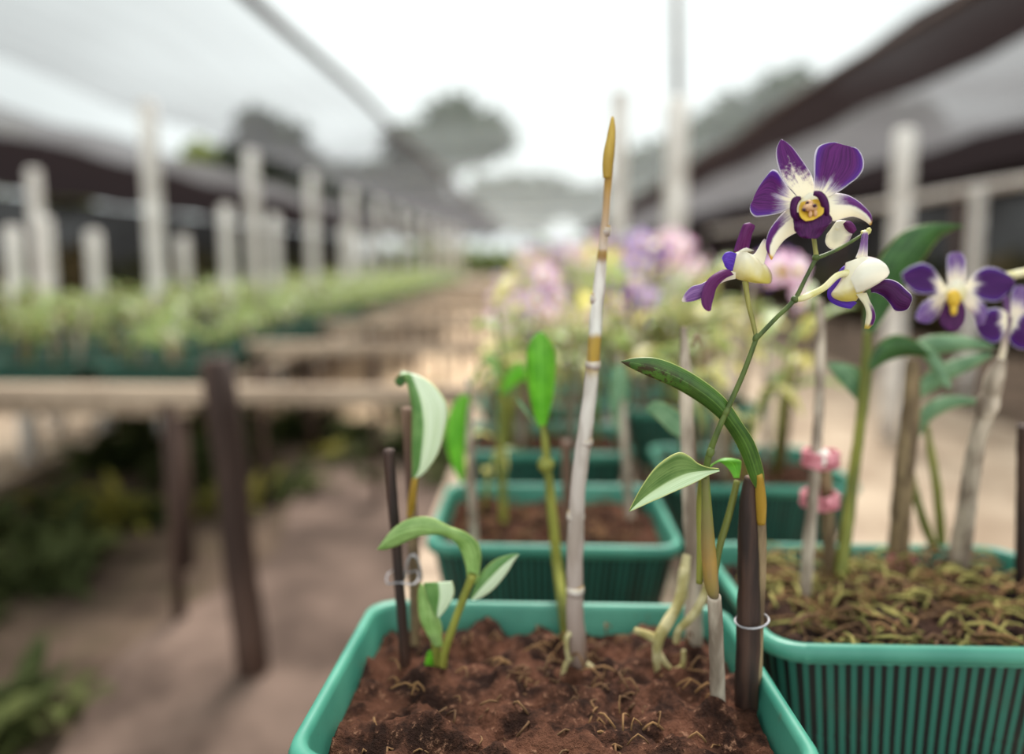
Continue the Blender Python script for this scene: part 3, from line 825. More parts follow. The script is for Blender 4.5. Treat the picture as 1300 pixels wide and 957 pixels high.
# left flower, seen from behind
X1, Y1, K1 = 850, 270, 3.939
mb = MB(); stem(mb, [(960, 428, D), (955, 405, D + .002), (950, 385, D + .003), (946, 357, D + .004)], [5, 6, 6, 7.5], 20, 10)
mb.build('pedicel', M['pedicel_g'], orc)
mb = MB()
blade(mb, scl([(395, 178, 375, 200, 0, 3), (365, 188, 405, 205, -7, 3), (330, 200, 445, 225, -10, 4), (306, 240, 488, 265, -11, 4), (300, 285, 510, 300, -11, 4), (325, 325, 514, 328, -10, 4), (375, 342, 508, 350, -7, 3), (430, 352, 490, 356, -2, 2)], X1, Y1, K1), D + .006, 26, 17)
blade(mb, scl([(395, 178, 375, 200, 6, 3), (365, 188, 405, 205, 9, 3), (330, 200, 445, 225, 12, 4), (306, 240, 488, 265, 12, 4), (300, 285, 510, 300, 12, 4), (325, 325, 514, 328, 11, 4), (375, 342, 508, 350, 7, 3), (430, 352, 490, 356, 2, 2)], X1, Y1, K1), D + .006, 26, 17)
f2 = mb.build('flower', M['hood'], orc); f2['label'] = 'bloom turned away, cream hood with violet petals'
part('petal', [(320, 195, 395, 195, 4, 4), (330, 160, 398, 175, 3, 5), (345, 120, 405, 140, 2, 5), (358, 85, 412, 105, 2, 5), (372, 58, 424, 80, 2, 4), (400, 50, 425, 62, 3, 4)], M['magenta'], f2, x0=X1, y0=Y1, k=K1)
part('petal', [(335, 205, 315, 290, 3, 4), (300, 195, 300, 290, 2, 4), (275, 205, 290, 282, 2, 4), (262, 228, 278, 268, 3, 4)], M['blue'], f2, x0=X1, y0=Y1, k=K1)
part('sepal', [(330, 300, 330, 330, 0, 0), (280, 290, 270, 345, -2, 0), (215, 325, 205, 385, -4, -2), (160, 355, 160, 425, -6, -4), (110, 370, 115, 442, -7, -6), (75, 410, 85, 446, -8, -7), (62, 440, 64, 446, -8, -8)], M['lilac'], f2, x0=X1, y0=Y1, k=K1, wave=.5)
part('sepal', [(300, 285, 320, 310, -4, -4), (255, 290, 275, 330, -6, -4), (195, 330, 235, 375, -8, -6), (165, 385, 222, 420, -9, -8), (158, 440, 212, 455, -10, -9), (170, 475, 208, 485, -10, -10), (195, 492, 202, 492, -10, -10)], M['magenta'], f2, x0=X1, y0=Y1, k=K1, wave=.4)
part('sepal', [(400, 215, 470, 262, 4, 4), (425, 205, 478, 235, 4, 5), (445, 175, 485, 205, 5, 6), (462, 145, 488, 170, 6, 7), (475, 130, 484, 140, 7, 7)], M['white_sepal'], f2, x0=X1, y0=Y1, k=K1)
part('sepal', [(340, 195, 395, 195, -5, -5), (370, 180, 408, 192, -6, -5), (385, 176, 416, 188, -6, -6), (400, 180, 420, 190, -6, -6)], M['white_sepal'], f2, x0=X1, y0=Y1, k=K1)

# right flower, nodding
mb = MB(); stem(mb, [(1009, 380, D), (1020, 378, D - .001), (1045, 366, D - .002), (1063, 350, D - .002), (1080, 346, D)], [5, 8.5, 8, 8, 9], 24, 12)
mb.build('pedicel', M['pedicel'], orc)
mb = MB()
for sgn in (-1, 1):
    blade(mb, scl([(880, 250, 975, 215, sgn * 2, 0), (870, 300, 1040, 230, sgn * 7, 0), (850, 345, 1090, 275, sgn * 10, 0), (825, 380, 1092, 318, sgn * 10, 0), (808, 405, 1040, 352, sgn * 9, 0), (818, 425, 985, 385, sgn * 7, 0), (850, 440, 950, 420, sgn * 4, 0), (885, 445, 935, 440, 0, 0)], X1, Y1, K1), D + .002, 26, 17)
f3 = mb.build('flower', M['hood'], orc); f3['label'] = 'nodding bloom in profile, cream hood above dark petals'
part('sepal', [(905, 330, 935, 400, -9, -8), (940, 275, 985, 385, -13, -8), (985, 238, 1040, 355, -14, -9), (1035, 232, 1080, 325, -13, -9), (1075, 255, 1096, 305, -11, -9), (1092, 278, 1097, 292, -9, -9)], M['hood_rim'], f3, x0=X1, y0=Y1, k=K1)
part('petal', [(930, 225, 990, 240, 2, 2), (945, 190, 990, 195, 2, 2), (955, 150, 990, 150, 2, 3), (962, 115, 992, 112, 2, 3), (970, 95, 988, 95, 3, 3)], M['lilac'], f3, x0=X1, y0=Y1, k=K1)
part('petal', [(1000, 365, 1010, 400, 3, 3), (1045, 345, 1035, 402, 2, 4), (1090, 332, 1070, 420, 1, 4), (1140, 348, 1100, 452, 0, 3), (1180, 382, 1125, 488, 0, 3), (1208, 410, 1165, 492, 0, 2), (1212, 440, 1195, 480, 1, 2)], M['purple'], f3, x0=X1, y0=Y1, k=K1, wave=1.2, freq=14)
part('petal', [(915, 262, 925, 300, 9, 9), (870, 268, 900, 330, 8, 10), (835, 310, 860, 380, 8, 10), (800, 365, 830, 420, 8, 10), (788, 405, 840, 440, 8, 9), (800, 440, 880, 440, 8, 9), (850, 468, 915, 440, 8, 9), (905, 480, 938, 450, 8, 8)], M['blue'], f3, x0=X1, y0=Y1, k=K1, wave=.5)
part('sepal', [(930, 405, 985, 400, -2, -2), (950, 430, 1000, 440, -4, -3), (975, 465, 1020, 480, -5, -4), (985, 505, 1028, 520, -6, -4), (980, 545, 1018, 555, -6, -4), (975, 580, 995, 580, -5, -4)], M['curl'], f3, x0=X1, y0=Y1, k=K1)

# leaves of the orchid in focus
X4, Y4, K4 = 780, 430, 2.175
mb = MB(); stem(mb, [(966, 664, .494), (966, 640, .491), (965, 618, .488), (964, 602, .484)], [12, 14, 12, 8], 14, 12); mb.build('sheath', M['cane_yellow'], orc)
part('leaf', [(396, 420, 408, 418, 10, 10), (375, 385, 412, 372, 6, 8), (342, 300, 388, 290, 0, 4), (300, 232, 352, 232, -6, -2), (255, 190, 305, 165, -10, -6), (195, 150, 240, 112, -13, -9), (140, 122, 175, 75, -14, -11), (88, 100, 115, 54, -14, -12), (45, 80, 60, 53, -14, -13), (18, 63, 20, 62, -14, -14)], M['leaf_arch'], orc, x0=X4, y0=Y4, k=K4, d=D + .008, n=44, th=.0008, label='long arching leaf with brown spots')
part('leaf', [(288, 358, 290, 366, 2, 2), (262, 356, 262, 376, 0, -2, 262, 363), (232, 345, 240, 388, -3, -5, 228, 366), (208, 325, 205, 405, -4, -7, 196, 372), (180, 314, 165, 422, -6, -9, 158, 388), (145, 330, 128, 438, -8, -11, 124, 408), (108, 362, 95, 452, -10, -12, 92, 430), (70, 418, 65, 466, -11, -12, 62, 455), (40, 476, 41, 477, -12, -12)], M['leaf'], orc, x0=X4, y0=Y4, k=K4, n=40, th=.0008, label='folded leaf, green above and pale below')
part('leaf', [(330, 385, 345, 385, 10, 10), (315, 360, 350, 350, 12, 12), (290, 340, 345, 335, 12, 14), (268, 350, 300, 330, 14, 16), (250, 375, 262, 352, 16, 18)], M['leaf_bright'], orc, x0=X4, y0=Y4, k=K4, d=D + .02)
mb = MB()
stem(mb, [(905, 745, .492), (912, 700, .497), (925, 655, .502), (936, 610, .505)], [10, 9, 9, 8], 20, 10)
mb.build('cane', M['cane_green'], orc)
mb = MB()
stem(mb, [(888, 740, .50), (889, 690, .50), (889, 640, .498), (892, 600, .49)], [9, 9, 10, 8], 20, 10)
mb.build('cane', M['cane_green'], orc)
mb = MB()
stem(mb, [(958, 955, .512), (960, 870, .508), (963, 780, .504), (966, 735, .50), (966, 690, .497), (966, 650, .493)], [15, 15, 14, 13, 14, 12], 20, 12)
mb.build('cane', M['cane_brown'], orc)

# dark stake with wire tie
sb = U(952, 950, .505); sb.z = SOIL
mb = MB(); stem(mb, [(947, 960, .506), (948, 868, .502), (950, 780, .50), (950, 700, .498), (950, 645, .496), (954, 606, .494)], [32, 31, 29, 26, 23, 17], 40, 16, 0, .12)
stk = root('plant_stake', sb, 'thick dark stake with cut top beside the blooming orchid', 'stake')
mb.build('stick', M['stake'], stk)
mb = MB(); stem(mb, [(954, 607.5, .494), (954.2, 604.8, .494)], [15.5, 14], 3, 16); mb.build('cut_end', M['stake_mid'], stk)
mb = MB(); ring = []
for i in range(25):
    t = 2 * math.pi * i / 24
    c0 = U(951, 787, .50); ring.append(c0 + Vector((.0118 * math.cos(t) + .002, .0115 * math.sin(t), .0022 * math.cos(t))))
mb.tube(ring, .0009, 8); tag(mb.build('wire_tie', M['wire'], loc=ring[0]), 'silver wire loop around the thick dark stake', 'wire')

# ------------------------------------------------------------------ tall pale cane
tb = U(738, 868, .575); tb.z = SOIL
tc = root('orchid_cane', tb, 'tall leafless pale cane with yellow joints reaching above the horizon', 'orchid')
mb = MB()
pts = [(740, 905, .575), (735, 850, .574), (730, 780, .572), (730, 700, .568), (734, 620, .562), (744, 540, .558), (752, 470, .555), (757, 400, .552), (763, 340, .55), (769, 270, .548), (773, 210, .547), (774, 180, .547), (777, 148, .547)]
stem(mb, pts, [28, 26, 23, 22, 20, 19, 17, 16, 13, 9, 10, 9, 2], 90, 14, 0, .14)
for px, py, d_, w in ((730, 748, .570, 25), (731, 655, .566, 24.5), (743, 560, .559, 21), (753, 462, .555, 20), (757, 379, .552, 16.5), (769, 293, .549, 13)):
    stem(mb, [(px - .5, py + 7, d_), (px, py, d_), (px + .5, py - 7, d_)], [w * .85, w, w * .8], 8, 14, 0, .1)
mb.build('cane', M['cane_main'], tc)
mb = MB(); blade(mb, [(766, 226, 775, 226, -4, -2), (765, 210, 778, 208, -5, -2), (767, 190, 780, 190, -5, -2), (773, 165, 781, 165, -3, -2), (776, 150, 779, 148, -1, -1)], .545, 16, 7)
mb.build('sheath', M['cane_yellow'], tc, solid=.0006)
for pp in ([(735, 830, .572), (722, 838, .566), (715, 855, .56), (712, 885, .556)], [(738, 838, .572), (752, 848, .566), (764, 862, .562), (770, 890, .56)], [(728, 800, .57), (719, 812, .565), (722, 840, .562)]):
    mb = MB(); stem(mb, pp, [8, 7, 6, 5][:len(pp)], 16, 8, 0, .2); mb.build('root', M['root'], tc)

# cane with aerial roots behind the blooming orchid
g = U(872, 860, .585); g.z = SOIL
gc = root('orchid_cane', g, 'grey cane behind the folded leaf with thick knotted roots at its foot', 'orchid')
mb = MB(); stem(mb, [(884, 905, .60), (880, 780, .60), (879, 700, .60), (876, 640, .60), (873, 560, .605), (871, 500, .61), (869, 450, .62), (868, 415, .625)], [22, 22, 20, 20, 18, 17, 13, 8], 60, 12, 0, .14)
mb.build('cane', M['cane_grey'], gc)
mb = MB(); stem(mb, [(879, 440, .63), (884, 425, .632), (890, 440, .633)], [5, 5, 4], 8, 8); mb.build('twig', M['cane_brown'], gc)
for pp, ww in (([(870, 720, .575), (863, 760, .565), (848, 790, .555), (836, 812, .55), (834, 840, .55), (838, 868, .553)], (11, 14, 15, 15, 12, 10)),
               ([(898, 742, .55), (884, 775, .55), (862, 800, .552), (858, 815, .555)], (10, 11, 10, 9)),
               ([(838, 815, .55), (822, 806, .552), (805, 800, .556)], (13, 11, 8)),
               ([(872, 705, .58), (868, 730, .578), (866, 760, .57)], (12, 15, 13)),
               ([(836, 830, .55), (852, 850, .552), (866, 845, .556), (868, 825, .558)], (10, 8, 7, 6))):
    mb = MB(); stem(mb, pp, ww, 24, 10, 0, .2); mb.build('root', M['root'], gc)
# pale green leaf behind
part('leaf', [(872, 590, 880, 585, 0, 0), (866, 560, 878, 548, 0, 0), (850, 548, 868, 528, 0, 0), (832, 530, 845, 512, 0, 0), (818, 520, 828, 510, 0, 0)], M['leaf_grey'], gc, x0=0, y0=0, k=1, d=.66)

# ------------------------------------------------------------------ left side: stakes and young plants
X5, Y5, K5 = 400, 430, 2.175
sb = U(517, 880, .56); sb.z = SOIL
s1 = root('plant_stake', sb, 'slim dark stake at the left corner of the nearest tray', 'stake')
mb = MB(); stem(mb, [(518, 905, .563), (516, 860, .562), (510, 780, .56), (504, 700, .558), (498, 630, .556), (494, 571, .555)], [14, 14.5, 14, 14, 14, 15], 40, 12, 0, .12)
mb.build('stick', M['stake'], s1)
mb = MB(); ring = []
for i in range(31):
    t = 2 * math.pi * i / 30; c0 = U(511, 733, .568)
    ring.append(c0 + Vector((.0135 * math.cos(t), .0135 * math.sin(t), .002 * math.sin(3 * t))))
mb.tube(ring, .0008, 8); tag(mb.build('wire_tie', M['wire'], loc=ring[0]), 'silver wire loop joining the slim stake and the leafy stem', 'wire')
mb = MB(); ring = []
for i in range(17):
    t = math.pi * i / 16; c0 = U(524, 720, .575)
    ring.append(c0 + Vector((.007 * math.cos(t), .002, .022 * math.sin(t) - .012)))
mb.tube(ring, .001, 8); tag(mb.build('wire_tie', M['wire'], loc=ring[0]), 'upright bent wire hoop beside the slim dark stake', 'wire')
sb = U(532, 860, .62); sb.z = SOIL
s2 = root('plant_stake', sb, 'brown stake hidden behind the upright pale leaf', 'stake')
mb = MB(); stem(mb, [(534, 880, .62), (530, 780, .618), (524, 660, .615), (516, 518, .612)], [12, 13, 13, 13], 30, 12, 0, .1); mb.build('stick', M['stake_mid'], s2)
pb = U(526, 880, .59); pb.z = SOIL
p1 = root('young_orchid', pb, 'young orchid with one upright pale leaf by the slim left stake', 'orchid')
mb = MB(); stem(mb, [(528, 900, .59), (527, 800, .59), (524, 700, .59), (522, 655, .588), (525, 625, .586), (527, 605, .585)], [13, 13, 12, 12, 10, 8], 36, 12, 0, .1); mb.build('cane', M['cane_brown'], p1)
mb = MB(); stem(mb, [(521, 655, .587), (523, 635, .585), (526, 612, .584), (527, 603, .584)], [10, 11, 9, 7], 16, 12); mb.build('sheath', M['cane_yellow'], p1)
part('leaf', [(268, 388, 280, 384, 0, 0), (268, 352, 305, 366, -1, 1, 288, 356), (267, 305, 340, 315, -2, 2, 295, 305), (268, 250, 360, 245, -3, 3, 300, 245), (268, 200, 366, 190, -3, 4, 296, 195), (262, 160, 350, 155, -2, 4, 288, 158), (255, 125, 320, 122, 0, 4, 274, 120), (238, 100, 285, 102, 2, 4, 262, 97), (226, 112, 240, 90, 6, 8)], M['leaf_c'], p1, x0=X5, y0=Y5, k=K5, d=.582, n=36, th=.0008)
part('leaf', [(252, 118, 262, 100, 6, 6), (240, 130, 245, 98, 8, 9), (228, 128, 230, 104, 11, 12), (220, 118, 222, 112, 13, 13)], M['leaf_dark'], p1, x0=X5, y0=Y5, k=K5, d=.582)
pb = U(552, 880, .55); pb.z = SOIL
p2 = root('young_orchid', pb, 'small leafy orchid seedling at the front left of the nearest tray', 'orchid')
mb = MB(); stem(mb, [(560, 905, .55), (560, 868, .549), (564, 830, .547), (575, 795, .545), (588, 760, .543), (600, 730, .54)], [15, 14, 12, 11, 11, 12], 36, 12, 0, .08); mb.build('cane', M['cane_green'], p2)
mb = MB(); stem(mb, [(556, 905, .553), (555, 860, .552), (553, 825, .55), (552, 800, .549)], [12, 12, 12, 11], 20, 12); mb.build('cane', M['cane_green'], p2)
part('leaf', [(420, 672, 448, 678, 2, 2), (418, 635, 456, 625, 0, 3), (408, 598, 458, 592, -3, 1), (388, 562, 448, 562, -6, -2), (350, 542, 415, 534, -9, -5), (300, 542, 372, 518, -12, -8), (260, 556, 318, 492, -14, -10), (225, 572, 262, 496, -15, -12), (192, 582, 215, 525, -16, -14), (171, 581, 174, 578, -16, -16)], M['leaf_b'], p2, x0=X5, y0=Y5, k=K5, d=.543, n=40, th=.0008)
part('leaf', [(428, 718, 436, 722, 2, 2), (446, 672, 462, 712, 3, 5), (468, 635, 495, 688, 4, 6), (502, 608, 528, 648, 4, 6), (540, 596, 550, 612, 5, 6), (560, 594, 562, 597, 5, 5)], M['leaf_c'], p2, x0=X5, y0=Y5, k=K5, d=.545, n=30, th=.0008)
part('leaf', [(330, 850, 352, 850, 0, 0), (312, 820, 350, 820, -1, 1), (290, 775, 350, 800, -2, 2, 322, 780), (284, 725, 342, 770, -3, 3, 318, 740), (286, 690, 325, 735, -3, 3, 306, 705), (292, 674, 300, 684, -3, -3)], M['leaf_b'], p2, x0=X5, y0=Y5, k=K5, d=.546, n=30, th=.0008)
part('leaf', [(332, 766, 342, 770, -2, -2), (318, 735, 360, 748, -4, -3), (306, 705, 380, 715, -6, -4), (300, 682, 384, 690, -7, -5), (300, 674, 378, 670, -7, -7)], M['leaf_c'], p2, x0=X5, y0=Y5, k=K5, d=.545, n=24, th=.0008)
part('leaf', [(300, 940, 322, 940, 2, 2), (302, 915, 325, 910, 2, 3), (305, 885, 328, 880, 2, 3), (312, 862, 322, 860, 3, 3)], M['leaf_bright'], p2, x0=X5, y0=Y5, k=K5, d=.545)
# little seedling at the cane's foot
pb = U(782, 868, .56); pb.z = SOIL
p3 = root('young_orchid', pb, 'tiny pale green sprout at the foot of the tall cane', 'orchid')
for i in range(6):
    a = i * 1.05
    mb = MB(); c0 = U(780, 862, .56); rows = []
    dr = Vector((math.cos(a), math.sin(a), 0)); sd_ = Vector((-math.sin(a), math.cos(a), 0))
    for j in range(8):
        f = j / 7; w = .005 * math.sin(math.pi * min(1, f * .92 + .08)) + .0004
        p = c0 + dr * .016 * f + Vector((0, 0, .010 * math.sin(f * 2) - .004))
        rows.append([p - sd_ * w, p + Vector((0, 0, -.001)), p + sd_ * w])
    mb.sheet(rows); mb.build('leaf', M['leaf_bg2'], p3, solid=.0005)

# plant with bright upright leaf
pb = U(720, 840, .615); pb.z = SOIL
p4 = root('young_orchid', pb, 'slender orchid with one bright backlit leaf beside the tall cane', 'orchid')
mb = MB(); stem(mb, [(722, 850, .612), (714, 770, .625), (708, 720, .65), (704, 680, .65), (699, 630, .65), (695, 590, .65), (692, 560, .65), (689, 540, .65)], [13, 14, 14, 14, 13, 11, 11, 7], 44, 12, 0, .05)
stem(mb, [(694, 600, .65), (693, 590, .65), (692, 580, .65)], [12, 24, 12], 10, 12)
mb.build('cane', M['cane_green'], p4)
part('leaf', [(622, 250, 634, 250, 0, 0), (606, 215, 645, 210, -1, 2), (595, 170, 656, 165, -2, 3), (588, 120, 662, 115, -3, 4), (584, 70, 664, 68, -3, 5), (586, 30, 660, 30, -2, 5), (598, 0, 645, 0, 2, 6), (618, -18, 628, -18, 6, 7)], M['leaf_bright'], p4, x0=X5, y0=Y5, k=K5, d=.65, n=36, th=.0008)
part('leaf', [(622, 250, 630, 250, 4, 4), (590, 215, 610, 240, 6, 6), (562, 180, 590, 205, 8, 8), (555, 160, 575, 180, 9, 9)], M['leaf_grey'], p4, x0=X5, y0=Y5, k=K5, d=.66)
sb = U(724, 720, .795); sb.z = SOIL
s3 = root('plant_stake', sb, 'short brown stake with cut top behind the tall cane', 'stake')
mb = MB(); stem(mb, [(725, 735, .80), (722, 690, .79), (720, 620, .785), (719, 560, .78)], [13, 13, 13, 14], 20, 12, 0, .1); mb.build('stick', M['stake_mid'], s3)

# ------------------------------------------------------------------ right side: purple orchid and canes in the mossy tray
RB = U(1216, 702, .75); RB.z = SOIL
rp = root('dendrobium_orchid', RB, 'softly blurred deep purple orchid at the right edge of the view', 'orchid')
mb = MB(); stem(mb, [(1212, 735, .74), (1219, 697, .735), (1228, 640, .71), (1239, 568, .69), (1254, 515, .675), (1263, 480, .665), (1271, 455, 0.660)], [26, 25, 22, 20, 20, 22, 12], 50, 12, 0, .15)
stem(mb, [(1248, 528, .677), (1254, 513, .674), (1258, 498, .670)], [20, 27, 20], 10, 12)
mb.build('cane', M['cane_grey'], rp)
mb = MB(); stem(mb, [(1271, 456, 0.660), (1275, 438, 0.655), (1278, 415, 0.650), (1280, 395, 0.650), (1275, 368, 0.650), (1284, 352, 0.650), (1300, 346, 0.655), (1325, 340, 0.660)], [8, 8, 9, 8, 6, 6, 8, 9], 40, 10)
mb.build('flower_stem', M['lilac'], rp)
mb = MB(); stem(mb, [(1272, 352, 0.650), (1290, 348, 0.650), (1320, 342, 0.650)], [9, 10, 10], 10, 10); mb.build('pedicel', M['pedicel'], rp)
mb = MB(); mb.blob(U(1213, 371, .642), (.009, .006, .012)); rf = mb.build('flower', M['hood'], rp)
X6, Y6, K6 = 1100, 300, 5.315
kw = dict(x0=X6, y0=Y6, k=K6, d=.64, n=26)
part('petal', [(530, 330, 540, 380, 0, 0), (490, 270, 490, 390, 1, 1), (440, 205, 440, 388, 2, 1), (380, 180, 380, 388, 3, 2), (320, 195, 325, 375, 4, 3), (265, 225, 280, 335, 4, 4), (235, 255, 245, 300, 4, 4)], M['far_purple'], rf, **kw)
part('sepal', [(555, 340, 650, 340, 0, 0), (548, 290, 665, 285, 1, 1), (545, 230, 668, 225, 3, 2), (545, 170, 668, 165, 4, 3), (552, 128, 655, 128, 5, 4), (580, 108, 632, 108, 5, 5)], M['far_sepal'], rf, **kw)
part('petal', [(650, 340, 660, 385, 0, 0), (700, 280, 700, 385, 1, 1), (750, 235, 745, 410, 2, 1), (810, 208, 810, 435, 3, 2), (870, 212, 880, 440, 3, 3), (930, 240, 935, 400, 3, 4), (980, 270, 985, 350, 4, 5), (1002, 300, 1002, 325, 5, 5)], M['far_purple'], rf, **kw)
part('sepal', [(520, 380, 560, 440, 0, 0), (470, 395, 520, 480, -2, 0), (420, 420, 490, 530, -4, -1), (370, 460, 440, 575, -6, -3), (340, 510, 400, 585, -7, -5), (330, 550, 350, 575, -8, -7)], M['far_sepal'], rf, **kw)
part('sepal', [(680, 370, 640, 440, 0, 0), (740, 400, 690, 500, -2, 0), (790, 450, 730, 560, -4, -1), (815, 500, 740, 600, -6, -3), (815, 520, 790, 590, -6, -5)], M['far_sepal'], rf, **kw)
part('lip', [(530, 430, 640, 430, -6, -4), (515, 480, 665, 480, -9, -6), (495, 530, 670, 530, -11, -8), (495, 580, 660, 580, -12, -10), (525, 620, 635, 620, -13, -12), (560, 640, 610, 640, -13, -13)], M['lip'], rf, **kw)
mb = MB(); mb.blob(U(X6 + 588 / K6, Y6 + 420 / K6, .628), (.0056, .005, .0078), 14, 10, 0, .2); mb.blob(U(X6 + 588 / K6, Y6 + 500 / K6, .624), (.0030, .003, .0045), 14, 10, 0, .2)
mb.build('throat', M['yellow'], rf)
mb = MB(); mb.blob(U(1283, 400, .654), (.006, .005, .009)); rg = mb.build('flower', M['far_sepal'], rp)
part('petal', [(950, 520, 950, 600, 0, 0), (910, 490, 925, 660, 1, 1), (850, 485, 890, 712, 2, 2), (790, 510, 840, 715, 3, 3), (745, 560, 780, 680, 4, 4), (735, 600, 745, 630, 4, 4)], M['far_purple'], rg, **kw)
part('petal', [(970, 540, 990, 560, 0, 0), (975, 470, 1060, 520, 1, 1), (975, 400, 1110, 480, 2, 2), (1000, 340, 1120, 400, 3, 3), (1050, 330, 1090, 350, 4, 4)], M['far_sepal'], rg, **kw)
part('petal', [(985, 560, 975, 620, 0, 0), (1050, 530, 960, 680, -1, 1), (1110, 540, 980, 730, -1, 2), (1160, 580, 1030, 760, 0, 2), (1180, 660, 1100, 760, 1, 2)], M['far_purple'], rg, **kw)

def plain_cane(label, pts, ws, mat, leaves=(), name='orchid_cane', cat='orchid', extra=None, foot=None):
    b = U(*pts[0]); b.z = SOIL
    t = root(name, b, label, cat)
    mb = MB(); stem(mb, pts, ws, 40, 12, 0, .14); mb.build('cane' if cat == 'orchid' else 'stick', M[mat], t)
    for secs, d, m_ in leaves:
        part('leaf', secs, M[m_], t, x0=0, y0=0, k=1, d=d, n=28, th=.0008)
    return t
plain_cane('green-brown cane with broad dark leaves, centre of the mossy tray', [(1066, 735, .70), (1074, 680, .71), (1084, 600, .72), (1092, 540, .72), (1100, 470, .72), (1101, 420, .72)], [17, 16, 14, 13, 14, 9], 'cane_green', [
    ([(1098, 425, 1104, 430, 0, 0), (1098, 395, 1118, 410, 0, 0), (1106, 350, 1140, 375, 0, 3), (1125, 315, 1165, 340, -2, 2), (1150, 292, 1190, 305, -4, 0), (1185, 284, 1210, 292, -6, -4), (1222, 286, 1223, 288, -8, -8)], .73, 'leaf_dark'),
    ([(1094, 515, 1100, 510, 0, 0), (1080, 500, 1098, 485, 0, 2), (1066, 485, 1090, 468, 0, 2), (1054, 470, 1074, 462, 0, 2), (1050, 462, 1055, 460, 0, 0)], .73, 'leaf_grey'),
    ([(1100, 470, 1108, 470, 0, 0), (1112, 440, 1128, 458, -2, 0), (1135, 425, 1150, 452, -4, -1), (1160, 432, 1172, 452, -5, -3), (1180, 448, 1184, 452, -6, -6)], .715, 'leaf_dark')])
plain_cane('thick weathered brown cane with a pink tie at its foot', [(1140, 715, .765), (1142, 680, .76), (1148, 600, .75), (1156, 530, .745), (1158, 470, .74), (1157, 455, .74)], [26, 25, 24, 22, 16, 10], 'cane_brown', [
    ([(1150, 450, 1162, 445, 0, 0), (1165, 432, 1175, 452, -3, 0), (1195, 425, 1200, 448, -5, -1), (1230, 428, 1232, 444, -6, -3), (1262, 440, 1263, 442, -8, -8)], .74, 'leaf_grey'),
    ([(1152, 445, 1160, 438, 0, 0), (1168, 450, 1180, 440, -6, -3), (1184, 470, 1198, 462, -9, -6), (1198, 490, 1206, 486, -11, -10), (1207, 492, 1209, 491, -12, -12)], .735, 'leaf_grey'),
    ([(1158, 500, 1164, 508, 0, 0), (1172, 478, 1185, 496, -3, 0), (1200, 460, 1210, 480, -5, -2), (1235, 450, 1240, 464, -6, -4), (1258, 448, 1260, 451, -8, -8)], .75, 'leaf_grey'),
    ([(1158, 560, 1164, 560, 0, 0), (1166, 525, 1180, 535, -3, 0), (1190, 505, 1205, 520, -5, -2), (1220, 503, 1228, 514, -6, -4), (1245, 508, 1247, 510, -8, -8)], .76, 'leaf_grey')])
plain_cane('dark straight stake rising at the right edge of the view', [(1299, 780, .70), (1300, 700, .70), (1301, 620, .70), (1302, 540, .70)], [20, 20, 19, 19], 'stake', name='plant_stake', cat='stake')
plain_cane('pale brown cane bound by the pink tie, nearer of the pair', [(1022, 760, .665), (1026, 700, .67), (1031, 640, .675), (1036, 580, .68), (1040, 510, .69), (1042, 440, .70), (1041, 380, .71)], [15, 15, 14, 13, 12, 11, 8], 'cane_grey')
plain_cane('short dark cane bound by the pink tie, farther of the pair', [(1053, 735, .715), (1052, 680, .71), (1049, 620, .70), (1046, 585, .695)], [17, 17, 17, 15], 'cane_brown')
for i, (a, b, lab) in enumerate((((1187, 700, .78), (1150, 560, .80), 'thin olive cane crossing low between thick cane and purple orchid'), ((1196, 700, .79), (1176, 540, .80), 'thin olive cane rising just left of the purple orchid cane'))):
    plain_cane(lab, [a, ((a[0] * .55 + b[0] * .45) - 8 + i * 10, (a[1] + b[1]) / 2, .79), b], [11, 11, 7], 'cane_green')
def band(px, py, d, r, h, label, mat='pink_tie'):
    mb = MB(); c0 = U(px, py, d); n = 5
    for j in range(n):
        z = (j / (n - 1) - .5) * h; ring = [c0 + Vector((r * (1 + .06 * math.sin(j * 9 + i)) * math.cos(2 * math.pi * i / 24), r * .8 * math.sin(2 * math.pi * i / 24), z + .001 * math.sin(i))) for i in range(25)]
        mb.tube(ring, h / n * .62, 6)
    mb.box(c0 + Vector((r * .2, -r * .85, 0)), (.006, .003, h * .8))
    tag(mb.build('pink_tie', M[mat], loc=c0), label, 'tie')
band(1041, 634, .688, .0175, .012, 'pink tie around the pair of canes, lower of the two there')
band(1042, 582, .684, .0165, .013, 'pink tie just under the white stub, upper of the two')
band(1146, 712, .758, .0145, .012, 'pink tie low on the thick weathered cane')
mb = MB(); mb.tube([U(1044, 590, .678), U(1045, 578, .678), U(1046, 572, .678)], [.008, .0085, .004], 12)
tag(mb.build('white_stub', M['tag_white'], loc=U(1044, 590, .678)), 'white stub tucked in the upper pink tie', 'tag')
plain_cane('thin grey cane with a bright hanging leaf, at the left end of the bare tray', [(602, 700, .80), (600, 640, .80), (597, 560, .81), (594, 480, .82)], [12, 11, 10, 7], 'cane_grey', [
    ([(592, 500, 598, 505, 0, 0), (580, 505, 594, 520, -2, 0), (568, 530, 592, 545, -3, 0), (566, 560, 590, 575, -4, 0), (574, 590, 590, 595, -4, -2), (584, 612, 588, 613, -4, -4)], .81, 'leaf_bright')])
plain_cane('thin brown cane with a blue-green leaf, in the back of the bare tray', [(800, 660, .93), (796, 600, .93), (790, 520, .94), (786, 450, .95)], [12, 11, 10, 7], 'cane_grey', [
    ([(788, 460, 794, 465, 0, 0), (778, 470, 798, 480, -2, 0), (774, 500, 796, 510, -3, 0), (778, 530, 792, 535, -4, -2), (786, 552, 788, 553, -4, -4)], .94, 'leaf_grey')])
